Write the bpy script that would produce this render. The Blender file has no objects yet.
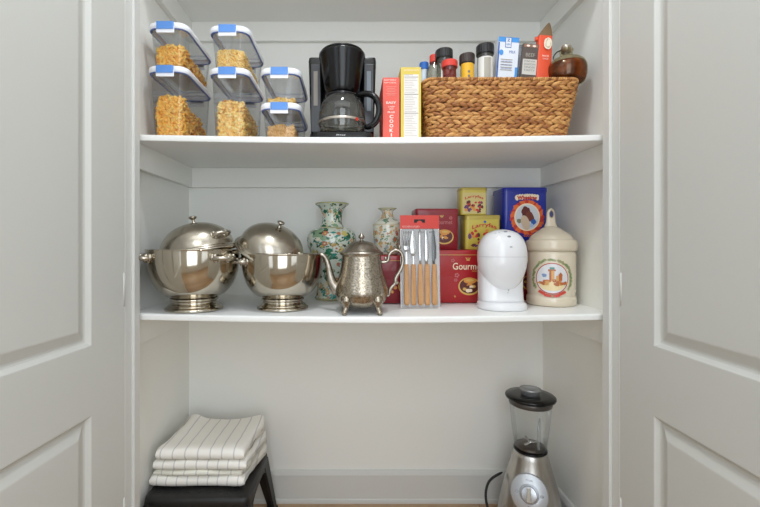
import bpy, math, random
from mathutils import Vector, Matrix, Euler
from math import sin, cos, pi, radians, sqrt

random.seed(7)
C = bpy.context.scene.collection
EYE = 0.896
F = 400.0
def X(px, Y): return (px - 350.0) * Y / F
def Z(py, Y): return EYE - (py - 248.0) * Y / F

# ------------------------------------------------------------------ materials
MATS = {}
def srgb(r, g, b):
    f = lambda c: (c / 255 / 12.92) if c / 255 <= 0.04045 else ((c / 255 + 0.055) / 1.055) ** 2.4
    return (f(r), f(g), f(b), 1.0)

def mat(name, col=(200, 200, 200), rough=0.5, metal=0.0, bump=None, coat=0.0, aniso=0.0, spec=0.5):
    if name in MATS: return MATS[name]
    m = bpy.data.materials.new(name); m.use_nodes = True
    nt = m.node_tree; p = nt.nodes['Principled BSDF']
    p.inputs['Base Color'].default_value = srgb(*col)
    p.inputs['Roughness'].default_value = rough
    p.inputs['Metallic'].default_value = metal
    p.inputs['Coat Weight'].default_value = coat
    p.inputs['Specular IOR Level'].default_value = spec
    if bump:
        scale, strength, dist = bump
        tc = nt.nodes.new('ShaderNodeTexCoord'); n = nt.nodes.new('ShaderNodeTexNoise')
        n.inputs['Scale'].default_value = scale; n.inputs['Detail'].default_value = 4
        b = nt.nodes.new('ShaderNodeBump'); b.inputs['Strength'].default_value = strength
        b.inputs['Distance'].default_value = dist
        nt.links.new(tc.outputs['Object'], n.inputs['Vector'])
        nt.links.new(n.outputs['Fac'], b.inputs['Height'])
        nt.links.new(b.outputs['Normal'], p.inputs['Normal'])
    MATS[name] = m
    return m

def ramp_node(nt, stops, interp='LINEAR'):
    r = nt.nodes.new('ShaderNodeValToRGB'); r.color_ramp.interpolation = interp
    e = r.color_ramp.elements
    while len(e) < len(stops): e.new(0.5)
    for k, (pos, col) in enumerate(stops):
        e[k].position = pos; e[k].color = srgb(*col)
    return r

def mat_noise(name, stops, scale=20, rough=0.5, metal=0.0, detail=4, stretch=(1, 1, 1), bump=0.0, dist=0.001, interp='LINEAR', kind='noise', rough_var=None):
    if name in MATS: return MATS[name]
    m = mat(name, (128, 128, 128), rough, metal); nt = m.node_tree; p = nt.nodes['Principled BSDF']
    tc = nt.nodes.new('ShaderNodeTexCoord'); mp = nt.nodes.new('ShaderNodeMapping')
    mp.inputs['Scale'].default_value = stretch
    if kind == 'noise':
        n = nt.nodes.new('ShaderNodeTexNoise'); n.inputs['Scale'].default_value = scale; n.inputs['Detail'].default_value = detail; out = n.outputs['Fac']
    else:
        n = nt.nodes.new('ShaderNodeTexVoronoi'); n.inputs['Scale'].default_value = scale; out = n.outputs['Color' if kind == 'cells' else 'Distance']
    r = ramp_node(nt, stops, interp)
    nt.links.new(tc.outputs['Object'], mp.inputs['Vector']); nt.links.new(mp.outputs[0], n.inputs['Vector'])
    nt.links.new(out, r.inputs['Fac']); nt.links.new(r.outputs['Color'], p.inputs['Base Color'])
    if bump:
        b = nt.nodes.new('ShaderNodeBump'); b.inputs['Strength'].default_value = bump; b.inputs['Distance'].default_value = dist
        nt.links.new(out, b.inputs['Height']); nt.links.new(b.outputs['Normal'], p.inputs['Normal'])
    return m

def mat_clear(name, tint=(235, 238, 240), gloss=0.10, rough=0.05, body=0.0, bodycol=(220, 222, 225)):
    """thin clear plastic or glass: straight-through transmission, fresnel reflection, optional milky body"""
    if name in MATS: return MATS[name]
    m = bpy.data.materials.new(name); m.use_nodes = True; nt = m.node_tree
    nt.nodes.clear()
    out = nt.nodes.new('ShaderNodeOutputMaterial')
    t = nt.nodes.new('ShaderNodeBsdfTransparent'); t.inputs[0].default_value = srgb(*tint)
    g = nt.nodes.new('ShaderNodeBsdfGlossy'); g.inputs['Roughness'].default_value = rough
    d = nt.nodes.new('ShaderNodeBsdfDiffuse'); d.inputs[0].default_value = srgb(*bodycol)
    lw = nt.nodes.new('ShaderNodeLayerWeight'); lw.inputs['Blend'].default_value = 0.22
    ma = nt.nodes.new('ShaderNodeMath'); ma.operation = 'MULTIPLY_ADD'
    ma.inputs[1].default_value = 0.45; ma.inputs[2].default_value = gloss * 0.25
    nt.links.new(lw.outputs['Fresnel'], ma.inputs[0])
    m1 = nt.nodes.new('ShaderNodeMixShader'); m1.inputs[0].default_value = body
    nt.links.new(t.outputs[0], m1.inputs[1]); nt.links.new(d.outputs[0], m1.inputs[2])
    m2 = nt.nodes.new('ShaderNodeMixShader')
    nt.links.new(ma.outputs[0], m2.inputs[0]); nt.links.new(m1.outputs[0], m2.inputs[1]); nt.links.new(g.outputs[0], m2.inputs[2])
    nt.links.new(m2.outputs[0], out.inputs[0])
    MATS[name] = m
    return m

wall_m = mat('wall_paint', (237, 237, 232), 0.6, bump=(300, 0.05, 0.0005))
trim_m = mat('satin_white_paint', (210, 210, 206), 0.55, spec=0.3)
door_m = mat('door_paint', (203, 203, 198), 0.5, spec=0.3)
shelf_m = mat('shelf_paint', (236, 236, 233), 0.35)
ceil_m = mat('ceiling_paint', (235, 235, 232), 0.8)
white_pl = mat('white_plastic', (226, 226, 228), 0.22, coat=0.3)
lid_white = mat('lid_white_plastic', (238, 240, 245), 0.3)
blue_pl = mat('blue_plastic', (92, 143, 214), 0.35)
gasket_m = mat('blue_gasket', (96, 124, 200), 0.4)
clear_box = mat_clear('clear_plastic', (246, 247, 248), 0.12, 0.06, 0.02, (215, 217, 222))
glass_m = mat_clear('clear_glass', (250, 251, 251), 0.2, 0.02, 0.01)
jar_glass = mat_clear('jar_glass', (222, 222, 214), 0.3, 0.04, 0.05, (200, 198, 188))
film_m = mat_clear('blister_film', (245, 246, 247), 0.02, 0.35, 0.06, (230, 230, 232))
black_pl = mat('black_plastic', (10, 10, 11), 0.2, spec=0.4)
black_matte = mat('black_matte_plastic', (20, 20, 20), 0.5, bump=(400, 0.15, 0.0006))
rubber = mat('black_rubber', (12, 12, 12), 0.6)
dark_in = mat('dark_interior', (8, 8, 8), 0.6)
steel = mat_noise('polished_nickel', [(0.3, (180, 171, 155)), (0.7, (200, 191, 175))], 6, 0.11, 1.0)
steel2 = mat_noise('worn_nickel', [(0.3, (170, 162, 148)), (0.7, (196, 188, 174))], 14, 0.24, 1.0, bump=0.05, dist=0.0006)
brushed = mat_noise('brushed_steel', [(0.2, (176, 172, 166)), (0.8, (206, 203, 198))], 60, 0.3, 1.0, stretch=(1, 1, 0.02))
silver = mat_noise('engraved_silver', [(0.3, (112, 100, 86)), (0.45, (160, 150, 134)), (0.7, (192, 181, 164))], 230, 0.26, 1.0, bump=0.4, dist=0.0008)
silver_pl = mat_noise('tarnished_silver', [(0.3, (134, 124, 110)), (0.7, (190, 182, 170))], 45, 0.27, 1.0, bump=0.1, dist=0.0006)
chrome = mat('chrome', (220, 220, 220), 0.08, 1.0)

def wood_floor():
    m = mat('floor_wood', (150, 105, 75), 0.4); nt = m.node_tree; p = nt.nodes['Principled BSDF']
    tc = nt.nodes.new('ShaderNodeTexCoord')
    br = nt.nodes.new('ShaderNodeTexBrick')
    br.inputs['Color1'].default_value = srgb(186, 156, 124); br.inputs['Color2'].default_value = srgb(170, 140, 108)
    br.inputs['Mortar'].default_value = srgb(130, 98, 76)
    br.inputs['Scale'].default_value = 1.0; br.inputs['Mortar Size'].default_value = 0.0015
    br.inputs['Brick Width'].default_value = 0.9; br.inputs['Row Height'].default_value = 0.083
    n = nt.nodes.new('ShaderNodeTexNoise'); mp = nt.nodes.new('ShaderNodeMapping'); mp.inputs['Scale'].default_value = (3, 40, 1)
    n.inputs['Scale'].default_value = 2; n.inputs['Detail'].default_value = 6
    mx = nt.nodes.new('ShaderNodeMixRGB'); mx.blend_type = 'MULTIPLY'; mx.inputs[0].default_value = 0.45
    r = ramp_node(nt, [(0.3, (205, 190, 175)), (0.7, (255, 255, 255))])
    nt.links.new(tc.outputs['Object'], br.inputs['Vector']); nt.links.new(tc.outputs['Object'], mp.inputs[0])
    nt.links.new(mp.outputs[0], n.inputs['Vector']); nt.links.new(n.outputs['Fac'], r.inputs[0])
    nt.links.new(br.outputs['Color'], mx.inputs[1]); nt.links.new(r.outputs[0], mx.inputs[2])
    nt.links.new(mx.outputs[0], p.inputs['Base Color'])
    return m
floor_m = wood_floor()

def stripe_towel(name, base, line, period, width, off):
    m = mat(name, base, 0.95, spec=0.1); nt = m.node_tree; p = nt.nodes['Principled BSDF']
    tc = nt.nodes.new('ShaderNodeTexCoord'); sp = nt.nodes.new('ShaderNodeSeparateXYZ')
    nz = nt.nodes.new('ShaderNodeTexNoise'); nz.inputs['Scale'].default_value = 9
    a = nt.nodes.new('ShaderNodeMath'); a.operation = 'MULTIPLY_ADD'; a.inputs[1].default_value = 0.012; a.inputs[2].default_value = off
    s = nt.nodes.new('ShaderNodeMath'); s.operation = 'ADD'
    w = nt.nodes.new('ShaderNodeMath'); w.operation = 'PINGPONG'; w.inputs[1].default_value = period / 2
    lt = nt.nodes.new('ShaderNodeMapRange'); lt.inputs['From Min'].default_value = width * 0.5; lt.inputs['From Max'].default_value = width * 1.1
    lt.inputs['To Min'].default_value = 1; lt.inputs['To Max'].default_value = 0
    mx = nt.nodes.new('ShaderNodeMixRGB'); mx.inputs[1].default_value = srgb(*base); mx.inputs[2].default_value = srgb(*line)
    L = nt.links.new
    L(tc.outputs['Object'], sp.inputs[0]); L(tc.outputs['Object'], nz.inputs['Vector'])
    L(nz.outputs['Fac'], a.inputs[0]); L(sp.outputs['X'], s.inputs[0]); L(a.outputs[0], s.inputs[1])
    L(s.outputs[0], w.inputs[0]); L(w.outputs[0], lt.inputs['Value']); L(lt.outputs[0], mx.inputs[0])
    L(mx.outputs[0], p.inputs['Base Color'])
    n2 = nt.nodes.new('ShaderNodeTexNoise'); n2.inputs['Scale'].default_value = 420
    b = nt.nodes.new('ShaderNodeBump'); b.inputs['Strength'].default_value = 0.35; b.inputs['Distance'].default_value = 0.001
    L(tc.outputs['Object'], n2.inputs['Vector']); L(n2.outputs['Fac'], b.inputs['Height']); L(b.outputs[0], p.inputs['Normal'])
    return m

# ------------------------------------------------------------------ mesh builder
class MB:
    def __init__(s): s.v = []; s.f = []; s.mi = []; s.mats = []; s.sm = []
    def m(s, mt):
        if mt not in s.mats: s.mats.append(mt)
        return s.mats.index(mt)
    def add(s, vs, fs, mt, smooth=True, M=None):
        o = len(s.v); k = s.m(mt)
        for p in vs:
            p = Vector(p)
            s.v.append(tuple(M @ p if M else p))
        for f in fs: s.f.append([i + o for i in f]); s.mi.append(k); s.sm.append(smooth)
    def box(s, x0, x1, y0, y1, z0, z1, mt, M=None):
        vs = [(x, y, z) for x in (x0, x1) for y in (y0, y1) for z in (z0, z1)]
        fs = [(0, 1, 3, 2), (4, 6, 7, 5), (0, 4, 5, 1), (2, 3, 7, 6), (0, 2, 6, 4), (1, 5, 7, 3)]
        s.add(vs, fs, mt, False, M)
    def rings(s, rings, mt, cap0=True, cap1=True, smooth=True, M=None, closed=True):
        n = len(rings[0]); vs = [p for r in rings for p in r]; fs = []
        for i in range(len(rings) - 1):
            for j in range(n if closed else n - 1):
                a = i * n + j; b = i * n + (j + 1) % n
                fs.append((a, b, b + n, a + n))
        if cap0: fs.append(tuple(range(n - 1, -1, -1)))
        if cap1: fs.append(tuple((len(rings) - 1) * n + j for j in range(n)))
        s.add(vs, fs, mt, smooth, M)
    def lathe(s, prof, mt, seg=48, c=(0, 0), M=None, cap0=True, cap1=True, sx=1, sy=1):
        s.rings([[(c[0] + sx * r * cos(2 * pi * j / seg), c[1] + sy * r * sin(2 * pi * j / seg), z) for j in range(seg)] for r, z in prof],
                mt, cap0, cap1, True, M)
    def tube(s, pts, rad, mt, seg=10, M=None, flat=1.0):
        pts = [Vector(p) for p in pts]; n = len(pts)
        if not hasattr(rad, '__len__'): rad = [rad] * n
        rings = []; prev = None
        for i, p in enumerate(pts):
            t = (pts[min(i + 1, n - 1)] - pts[max(i - 1, 0)]).normalized()
            if prev is None:
                a = Vector((0, 0, 1)) if abs(t.z) < 0.9 else Vector((0, 1, 0))
                u = t.cross(a).normalized()
            else:
                u = (prev - t * prev.dot(t)).normalized()
            prev = u; w = t.cross(u)
            rings.append([tuple(p + rad[i] * (cos(2 * pi * j / seg) * u + flat * sin(2 * pi * j / seg) * w)) for j in range(seg)])
        s.rings(rings, mt, True, True, True, M)
    def ball(s, c, r, mt, seg=10, rg=6, M=None, R=None):
        r = r if hasattr(r, '__len__') else (r, r, r)
        rings = []
        for i in range(rg + 1):
            ph = -pi / 2 + pi * (i + 0.001) / (rg + 0.002)
            ring = []
            for j in range(seg):
                q = Vector((r[0] * cos(ph) * cos(2 * pi * j / seg), r[1] * cos(ph) * sin(2 * pi * j / seg), r[2] * sin(ph)))
                if R: q = R @ q
                ring.append(tuple(q + Vector(c)))
            rings.append(ring)
        s.rings(rings, mt, True, True, True, M)
    def disc(s, fn, cu, cv, ru, rv, mt, n=20, rot=0, rings=2, wob=0, layer=0):
        """a printed ellipse mapped onto a surface by fn(u, v, layer)"""
        s.k = getattr(s, "k", 0) + 1; layer = layer + (s.k % 45) * 0.02
        vs = [fn(cu, cv, layer)]; fs = []
        wb = [1 + wob * random.uniform(-1, 1) for _ in range(n)]
        for k in range(1, rings + 1):
            for j in range(n):
                a = 2 * pi * j / n; x = ru * cos(a) * k / rings * wb[j]; y = rv * sin(a) * k / rings * wb[j]
                vs.append(fn(cu + x * cos(rot) - y * sin(rot), cv + x * sin(rot) + y * cos(rot), layer))
        for j in range(n): fs.append((0, 1 + j, 1 + (j + 1) % n))
        for k in range(rings - 1):
            for j in range(n):
                a = 1 + k * n + j; b = 1 + k * n + (j + 1) % n
                fs.append((a, a + n, b + n, b))
        s.add(vs, fs, mt, False)
    def ring_print(s, fn, cu, cv, r0, r1, mt, n=32, a0=0, a1=2 * pi, layer=0, asp=1):
        vs = []; fs = []
        for j in range(n + 1):
            a = a0 + (a1 - a0) * j / n
            vs.append(fn(cu + r0 * cos(a), cv + asp * r0 * sin(a), layer)); vs.append(fn(cu + r1 * cos(a), cv + asp * r1 * sin(a), layer))
        for j in range(n): fs.append((2 * j, 2 * j + 1, 2 * j + 3, 2 * j + 2))
        s.add(vs, fs, mt, False)
    def rect(s, fn, u0, u1, v0, v1, mt, layer=0, n=1):
        vs = []; fs = []
        for j in range(n + 1):
            u = u0 + (u1 - u0) * j / n
            vs += [fn(u, v0, layer), fn(u, v1, layer)]
        for j in range(n): fs.append((2 * j, 2 * j + 2, 2 * j + 3, 2 * j + 1))
        s.add(vs, fs, mt, False)
    def poly(s, fn, pts, mt, layer=0):
        s.add([fn(u, v, layer) for u, v in pts], [tuple(range(len(pts)))], mt, False)
    def text(s, fn, txt, cu, cv, h, mt, layer=2, w=None, arc=0, rot=0, bold=0.0):
        vs, fs = text_mesh(txt, bold)
        if not vs: return
        xs = [v[0] for v in vs]; ys = [v[1] for v in vs]
        x0, x1, y0, y1 = min(xs), max(xs), min(ys), max(ys)
        sy = h / (y1 - y0); sx = sy if w is None else w / (x1 - x0)
        out = []
        for x, y in vs:
            u = (x - (x0 + x1) / 2) * sx; v = (y - (y0 + y1) / 2) * sy
            if arc: v += -arc * u * u
            u, v = u * cos(rot) - v * sin(rot), u * sin(rot) + v * cos(rot)
            out.append(fn(cu + u, cv + v, layer))
        s.add(out, fs, mt, False)
    def build(s, name, parent=None, loc=None, bevel=0, subsurf=0, rot=None, sharp=None):
        me = bpy.data.meshes.new(name); me.from_pydata(s.v, [], s.f)
        for mt in s.mats: me.materials.append(mt)
        me.polygons.foreach_set('material_index', s.mi); me.polygons.foreach_set('use_smooth', s.sm)
        me.update()
        if sharp: me.set_sharp_from_angle(angle=radians(sharp))
        o = bpy.data.objects.new(name, me); C.objects.link(o)
        if parent: o.parent = parent
        if loc: o.location = loc
        if rot: o.rotation_euler = rot
        if bevel:
            b = o.modifiers.new('bevel', 'BEVEL'); b.width = bevel; b.segments = 3; b.limit_method = 'ANGLE'; b.angle_limit = radians(40)
        if subsurf:
            b = o.modifiers.new('sub', 'SUBSURF'); b.levels = subsurf; b.render_levels = subsurf
        return o

_tc = {}
def text_mesh(txt, bold=0.0):
    if (txt, bold) in _tc: return _tc[(txt, bold)]
    cu = bpy.data.curves.new('t', 'FONT'); cu.body = txt; cu.size = 1; cu.offset = bold; cu.resolution_u = 3
    o = bpy.data.objects.new('t', cu); C.objects.link(o)
    dg = bpy.context.evaluated_depsgraph_get(); dg.update()
    me = bpy.data.meshes.new_from_object(o.evaluated_get(dg))
    r = ([(v.co.x, v.co.y) for v in me.vertices], [tuple(p.vertices) for p in me.polygons])
    bpy.data.objects.remove(o); bpy.data.curves.remove(cu); bpy.data.meshes.remove(me)
    _tc[(txt, bold)] = r
    return r

def rrect(w, d, r, z, n=6, cx=0, cy=0):
    pts = []
    for (sx, sy, a0) in ((1, 1, 0), (-1, 1, pi / 2), (-1, -1, pi), (1, -1, 3 * pi / 2)):
        for k in range(n + 1):
            a = a0 + pi / 2 * k / n
            pts.append((cx + sx * (w / 2 - r) + r * cos(a), cy + sy * (d / 2 - r) + r * sin(a), z))
    return pts

def thing(name, label, cat, loc=(0, 0, 0), rot=(0, 0, 0), group=None):
    o = bpy.data.objects.new(name, None); C.objects.link(o); o.empty_display_size = 0.05
    o.location = loc; o.rotation_euler = rot; o['label'] = label; o['category'] = cat
    if group: o['group'] = group
    return o
def tag(o, label, cat, group=None, kind=None):
    o['label'] = label; o['category'] = cat
    if group: o['group'] = group
    if kind: o['kind'] = kind
    return o
def struct(o, label=None):
    o['kind'] = 'structure'
    if label: o['label'] = label
    return o
def dup(root, loc, label=None, rot=None, scale=None):
    r = root.copy(); C.objects.link(r); r.location = loc
    if label: r['label'] = label
    if rot is not None: r.rotation_euler = rot
    if scale: r.scale = (scale,) * 3
    for ch in list(root.children):
        c = ch.copy(); C.objects.link(c); c.parent = r
        for g in ch.children:
            d = g.copy(); C.objects.link(d); d.parent = c
    return r

# ------------------------------------------------------------------ the closet and the room
YB = 1.4166          # back wall
YF = 1.0256           # shelf front
XL, XR = -0.570, 0.6835
JL, JR = -0.5369, 0.6437   # jamb faces
YJ0, YJ1 = 0.9586, 1.0177

def sbox(name, *a, m=wall_m, bevel=0):
    b = MB(); b.box(*a, m); return struct(b.build(name, bevel=bevel))

sbox('floor', -2.2, 2.3, -0.8, 1.55, -0.05, 0, m=floor_m)
sbox('ceiling', -2.3, 2.4, -0.9, 1.55, 2.44, 2.50, m=ceil_m)
sbox('wall_back', XL - 0.1, XR + 0.1, YB, YB + 0.1, 0, 2.44)
sbox('wall_left', XL - 0.1, XL, YJ1, YB, 0, 2.44)
sbox('wall_right', XR, XR + 0.1, YJ1, YB, 0, 2.44)
b = MB()
b.box(-2.2, JL - 0.015, YJ0, YJ1, 0, 2.44, wall_m); b.box(JR + 0.015, 2.3, YJ0, YJ1, 0, 2.44, wall_m)
b.box(JL - 0.015, JR + 0.015, YJ0, YJ1, 2.06, 2.44, wall_m)
struct(b.build('wall_front'))
sbox('wall_room_left', -2.3, -2.2, -0.8, YJ1, 0, 2.44)
sbox('wall_room_right', 2.3, 2.4, -0.8, YJ1, 0, 2.44)
# rear wall with windows; the outer two are added to brighten the closet sides
WINS = ((-1.65, -0.75), (-0.30, 0.50), (0.95, 1.85)); WZ0, WZ1 = 0.35, 2.25
b = MB()
for x0, x1 in ((-2.2, WINS[0][0]), (WINS[0][1], WINS[1][0]), (WINS[1][1], WINS[2][0]), (WINS[2][1], 2.3)):
    b.box(x0, x1, -0.80, -0.70, 0, 2.44, wall_m)
for x0, x1 in WINS:
    b.box(x0, x1, -0.80, -0.70, 0, WZ0, wall_m); b.box(x0, x1, -0.80, -0.70, WZ1, 2.44, wall_m)
struct(b.build('wall_rear'))
for k, (x0, x1) in enumerate(WINS):
    win = bpy.data.objects.new('window_%d' % (k + 1), None); C.objects.link(win); win.location = ((x0 + x1) / 2, -0.70, WZ0); win['kind'] = 'structure'
    b = MB(); hw = (x1 - x0) / 2; hh = WZ1 - WZ0
    for a0, a1, c0, c1 in ((-hw - .07, -hw, -.07, hh + .07), (hw, hw + .07, -.07, hh + .07), (-hw, hw, -.07, 0), (-hw, hw, hh, hh + .07), (-.02, .02, 0, hh), (-hw, hw, hh / 2 - .02, hh / 2 + .02)):
        b.box(a0, a1, -0.02, 0.02, c0, c1, trim_m)
    b.build('window_frame', win)

# jambs with door stops
for n, (xj, s) in enumerate(((JL, -1), (JR, 1))):
    b = MB()
    b.box(*sorted((xj, xj + s * 0.0150)), YJ0 - 0.004, YJ1, 0, 2.045, trim_m)
    b.box(*sorted((xj - s * 0.008, xj)), 0.981, 1.0075, 0, 2.045, trim_m)
    struct(b.build('trim_%d' % (n + 1), bevel=0.0015))
b = MB(); b.box(JL, JR, YJ0 - 0.004, YJ1, 2.045, 2.06, trim_m); b.box(JL, JR, 0.981, 1.0075, 2.037, 2.045, trim_m)
struct(b.build('trim_3', bevel=0.0015))
b = MB()
for x0, x1, z0, z1 in ((JL - 0.09, JL - 0.006, 0, 2.13), (JR + 0.006, JR + 0.09, 0, 2.13), (JL - 0.006, JR + 0.006, 2.051, 2.13)):
    b.box(x0, x1, YJ0 - 0.015, YJ0 - 0.0001, z0, z1, trim_m)
struct(b.build('trim_4', bevel=0.003))

# baseboards
def baseboard(name, w, loc, rz):
    b = MB()
    prof = [(0, 0), (-0.016, 0), (-0.016, 0.008), (-0.015, 0.014), (-0.013, 0.016), (-0.013, 0.098), (-0.009, 0.108), (-0.006, 0.112), (0, 0.112)]
    b.rings([[(x, y, z) for y, z in prof] for x in (0, w)], trim_m, smooth=False)
    struct(b.build(name, loc=loc, rot=(0, 0, rz)))
baseboard('baseboard_back', XR - XL, (XL, YB, 0), 0)
baseboard('baseboard_left', YB - YJ1, (XL, YJ1, 0), pi / 2)
baseboard('baseboard_right', YB - YJ1, (XR, YB, 0), -pi / 2)

# shelves (slightly sagged in the middle of the front edge)
def shelf_z(k, x, y):
    back, front, sag = ((0.7305, 0.7282, 0.0085), (1.1935, 1.1885, 0.0075), (1.706, 1.704, 0.004))[k]
    t = max(0, min(1, (YB - y) / (YB - YF))); u = max(0, min(1, (x - XL) / (XR - XL)))
    return back + (front - back) * t - sag * sin(pi * u) * t
TH = 0.0168
SH_LAB = ('white painted shelf holding the serving bowls, teapot and tins', 'white painted shelf holding pasta containers, coffee maker and wicker basket',
          'topmost white shelf, only its underside in view')
for k in range(3):
    b = MB(); NX = 32
    rr = []
    for i in range(NX + 1):
        x = XL + 0.0005 + (XR - XL - 0.001) * i / NX
        prof = []
        yb = YB - 0.0005; r = 0.005
        zt = lambda y: shelf_z(k, x, y)
        prof.append((x, yb, zt(yb)))
        prof.append((x, (yb + YF) / 2, zt((yb + YF) / 2)))
        for q in range(5):
            a = q / 4 * pi / 2; prof.append((x, YF + r - r * sin(a), zt(YF) - r + r * cos(a)))
        for q in range(4):
            a = q / 3 * pi / 2; prof.append((x, YF + 0.003 - 0.003 * cos(a), zt(YF) - TH + 0.003 - 0.003 * sin(a)))
        prof.append((x, (yb + YF) / 2, zt((yb + YF) / 2) - TH)); prof.append((x, yb, zt(yb) - TH))
        rr.append(prof)
    b.rings(rr, shelf_m, smooth=True)
    tag(b.build('shelf', sharp=30), SH_LAB[k], 'shelf')
    # cleats under the shelf: back and both sides
    zt = (0.7305, 1.1935, 1.706)[k] - TH - 0.0005; zf = (0.7282, 1.1885, 1.704)[k] - TH - 0.0005
    b = MB(); h = 0.068
    b.box(XL, XR, YB - 0.018, YB, zt - h, zt, wall_m)
    for xa, xb in ((XL, XL + 0.018), (XR - 0.018, XR)):
        b.add([(xa, YF, zf - h), (xb, YF, zf - h), (xb, YF, zf), (xa, YF, zf), (xa, YB - 0.018, zt - h), (xb, YB - 0.018, zt - h), (xb, YB - 0.018, zt), (xa, YB - 0.018, zt)],
              [(0, 1, 2, 3), (4, 7, 6, 5), (0, 4, 5, 1), (3, 2, 6, 7), (1, 5, 6, 2), (0, 3, 7, 4)], wall_m, False)
    struct(b.build('trim_%d' % (5 + k), bevel=0.0015))

# panelled doors
def door(name, hx, s, ang, lab):
    """u runs from the hinge towards the room; the panelled face looks to the closet's centre"""
    root = bpy.data.objects.new(name, None); C.objects.link(root); root.location = (hx, YJ0 - 0.0055, 0.012); root.rotation_euler = (0, 0, ang)
    root['kind'] = 'structure'; root['label'] = lab
    b = MB(); W = 0.60; H = 2.03; T = 0.035; A = 0.1105
    P = lambda u, n, z: (-s * n, -u, z)      # n measured towards the closet centre
    def quad(u0, u1, z0, z1, n=0): 
        b.add([P(u0, n, z0), P(u1, n, z0), P(u1, n, z1), P(u0, n, z1)], [(0, 1, 2, 3)], door_m, False)
    zz = [(0.20, 0.532), (0.677, 1.90)]
    for n in (0, -T):
        quad(0, A, 0, H, n); quad(W - A, W, 0, H, n)
        quad(A, W - A, 0, zz[0][0], n); quad(A, W - A, zz[0][1], zz[1][0], n); quad(A, W - A, zz[1][1], H, n)
        d = 1 if n == 0 else -1
        for z0, z1 in zz:
            lo = [(0, 0), (0.002, -0.0005), (0.005, -0.004), (0.009, -0.0085), (0.013, -0.0095), (0.017, -0.009), (0.027, -0.005), (0.036, -0.0015), (0.039, -0.001)]
            R = []
            for ins, dep in lo:
                R.append([P(A + ins, n + d * dep, z0 + ins), P(W - A - ins, n + d * dep, z0 + ins), P(W - A - ins, n + d * dep, z1 - ins), P(A + ins, n + d * dep, z1 - ins)])
            b.rings(R, door_m, cap0=False, cap1=True, smooth=False)
    for u in (0, W): b.add([P(u, 0, 0), P(u, -T, 0), P(u, -T, H), P(u, 0, H)], [(0, 1, 2, 3)], door_m, False)
    for z in (0, H): b.add([P(0, 0, z), P(W, 0, z), P(W, -T, z), P(0, -T, z)], [(0, 1, 2, 3)], door_m, False)
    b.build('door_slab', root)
    for hz in (0.25, 0.785, 1.80):
        h = MB(); h.lathe([(0.0045, hz - 0.04), (0.0045, hz + 0.04)], trim_m, 12, c=(0 + s * 0.003, -0.002))
        h.lathe([(0.0025, hz - 0.046), (0.0045, hz - 0.0405)], trim_m, 12, c=(0 + s * 0.003, -0.002))
        h.build('hinge', root)
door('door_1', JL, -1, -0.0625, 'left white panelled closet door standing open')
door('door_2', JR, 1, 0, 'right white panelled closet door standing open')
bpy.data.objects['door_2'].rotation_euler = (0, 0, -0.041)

# ------------------------------------------------------------------ pasta containers
def container(h, w=0.112, L=0.218):
    """origin: middle of the front bottom edge"""
    root = thing('storage_container', '', 'container', group='clear storage containers with white lids')
    b = MB(); hb = h - 0.016; cy = L / 2
    wb0, wb1 = w - 0.030, w - 0.014; lb0, lb1 = L - 0.030, L - 0.014
    rings = []
    for t in [0, 0.02, 0.05, 0.3, 0.6, 0.9, 1.0]:
        e = 0.006 * (1 - min(1, t / 0.05))
        rings.append(rrect(wb0 + (wb1 - wb0) * t - e, lb0 + (lb1 - lb0) * t - e, 0.019, 0.002 + hb * t, cx=0, cy=cy))
    b.rings(rings, clear_box, cap0=True, cap1=False)
    # flange under the lid
    b.rings([rrect(wb1, lb1, 0.019, hb - 0.008, cy=cy), rrect(wb1 + 0.006, lb1 + 0.006, 0.021, hb - 0.007, cy=cy), rrect(wb1 + 0.006, lb1 + 0.006, 0.021, hb - 0.003, cy=cy)], clear_box, False, False)
    b.build('box', root)
    b = MB()
    prof = [(w - 0.004, hb - 0.004), (w, hb - 0.002), (w, hb + 0.006), (w - 0.002, hb + 0.010), (w - 0.006, hb + 0.012), (w - 0.018, hb + 0.012), (w - 0.022, hb + 0.008)]
    b.rings([rrect(a, a - w + L, max(0.012, 0.030 - (w - a) / 2), z, cy=cy, n=8) for a, z in prof], lid_white, False, False)
    a, z = prof[-1]
    b.rings([rrect(a, a - w + L, 0.016, z, cy=cy), rrect(a - 0.03, a - w + L - 0.03, 0.012, z, cy=cy)], clear_box, False, True)
    b.rings([rrect(w - q, L - q, 0.027, z, cy=cy, n=8) for q, z in ((0.005, hb - 0.0038), (0.005, hb - 0.0055), (0.013, hb - 0.0055), (0.013, hb - 0.0038))], gasket_m, False, False)
    b.build('lid', root)
    # latches: front, back, sides
    for (cx_, cy_, rz, lw) in ((0, -0.0005, 0, 0.048), (0, L + 0.0005, pi, 0.048), (w / 2 + 0.0005, L / 2, pi / 2, 0.07), (-w / 2 - 0.0005, L / 2, -pi / 2, 0.07)):
        if cx_: continue
        b = MB(); M = Matrix.Translation((cx_, cy_, 0)) @ Matrix.Rotation(rz, 4, 'Z')
        b.rings([rrect(lw, 0.004, 0.0018, z, 3, cy=-0.0025) for z in (hb - 0.019, hb - 0.001)], lid_white, M=M, smooth=False)
        b.rings([rrect(lw - 0.002, 0.006, 0.0025, z, 3, cy=-0.0035) for z in (hb - 0.010, hb + 0.010)], blue_pl, M=M, smooth=False)
        b.build('latch', root)
    return root

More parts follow.
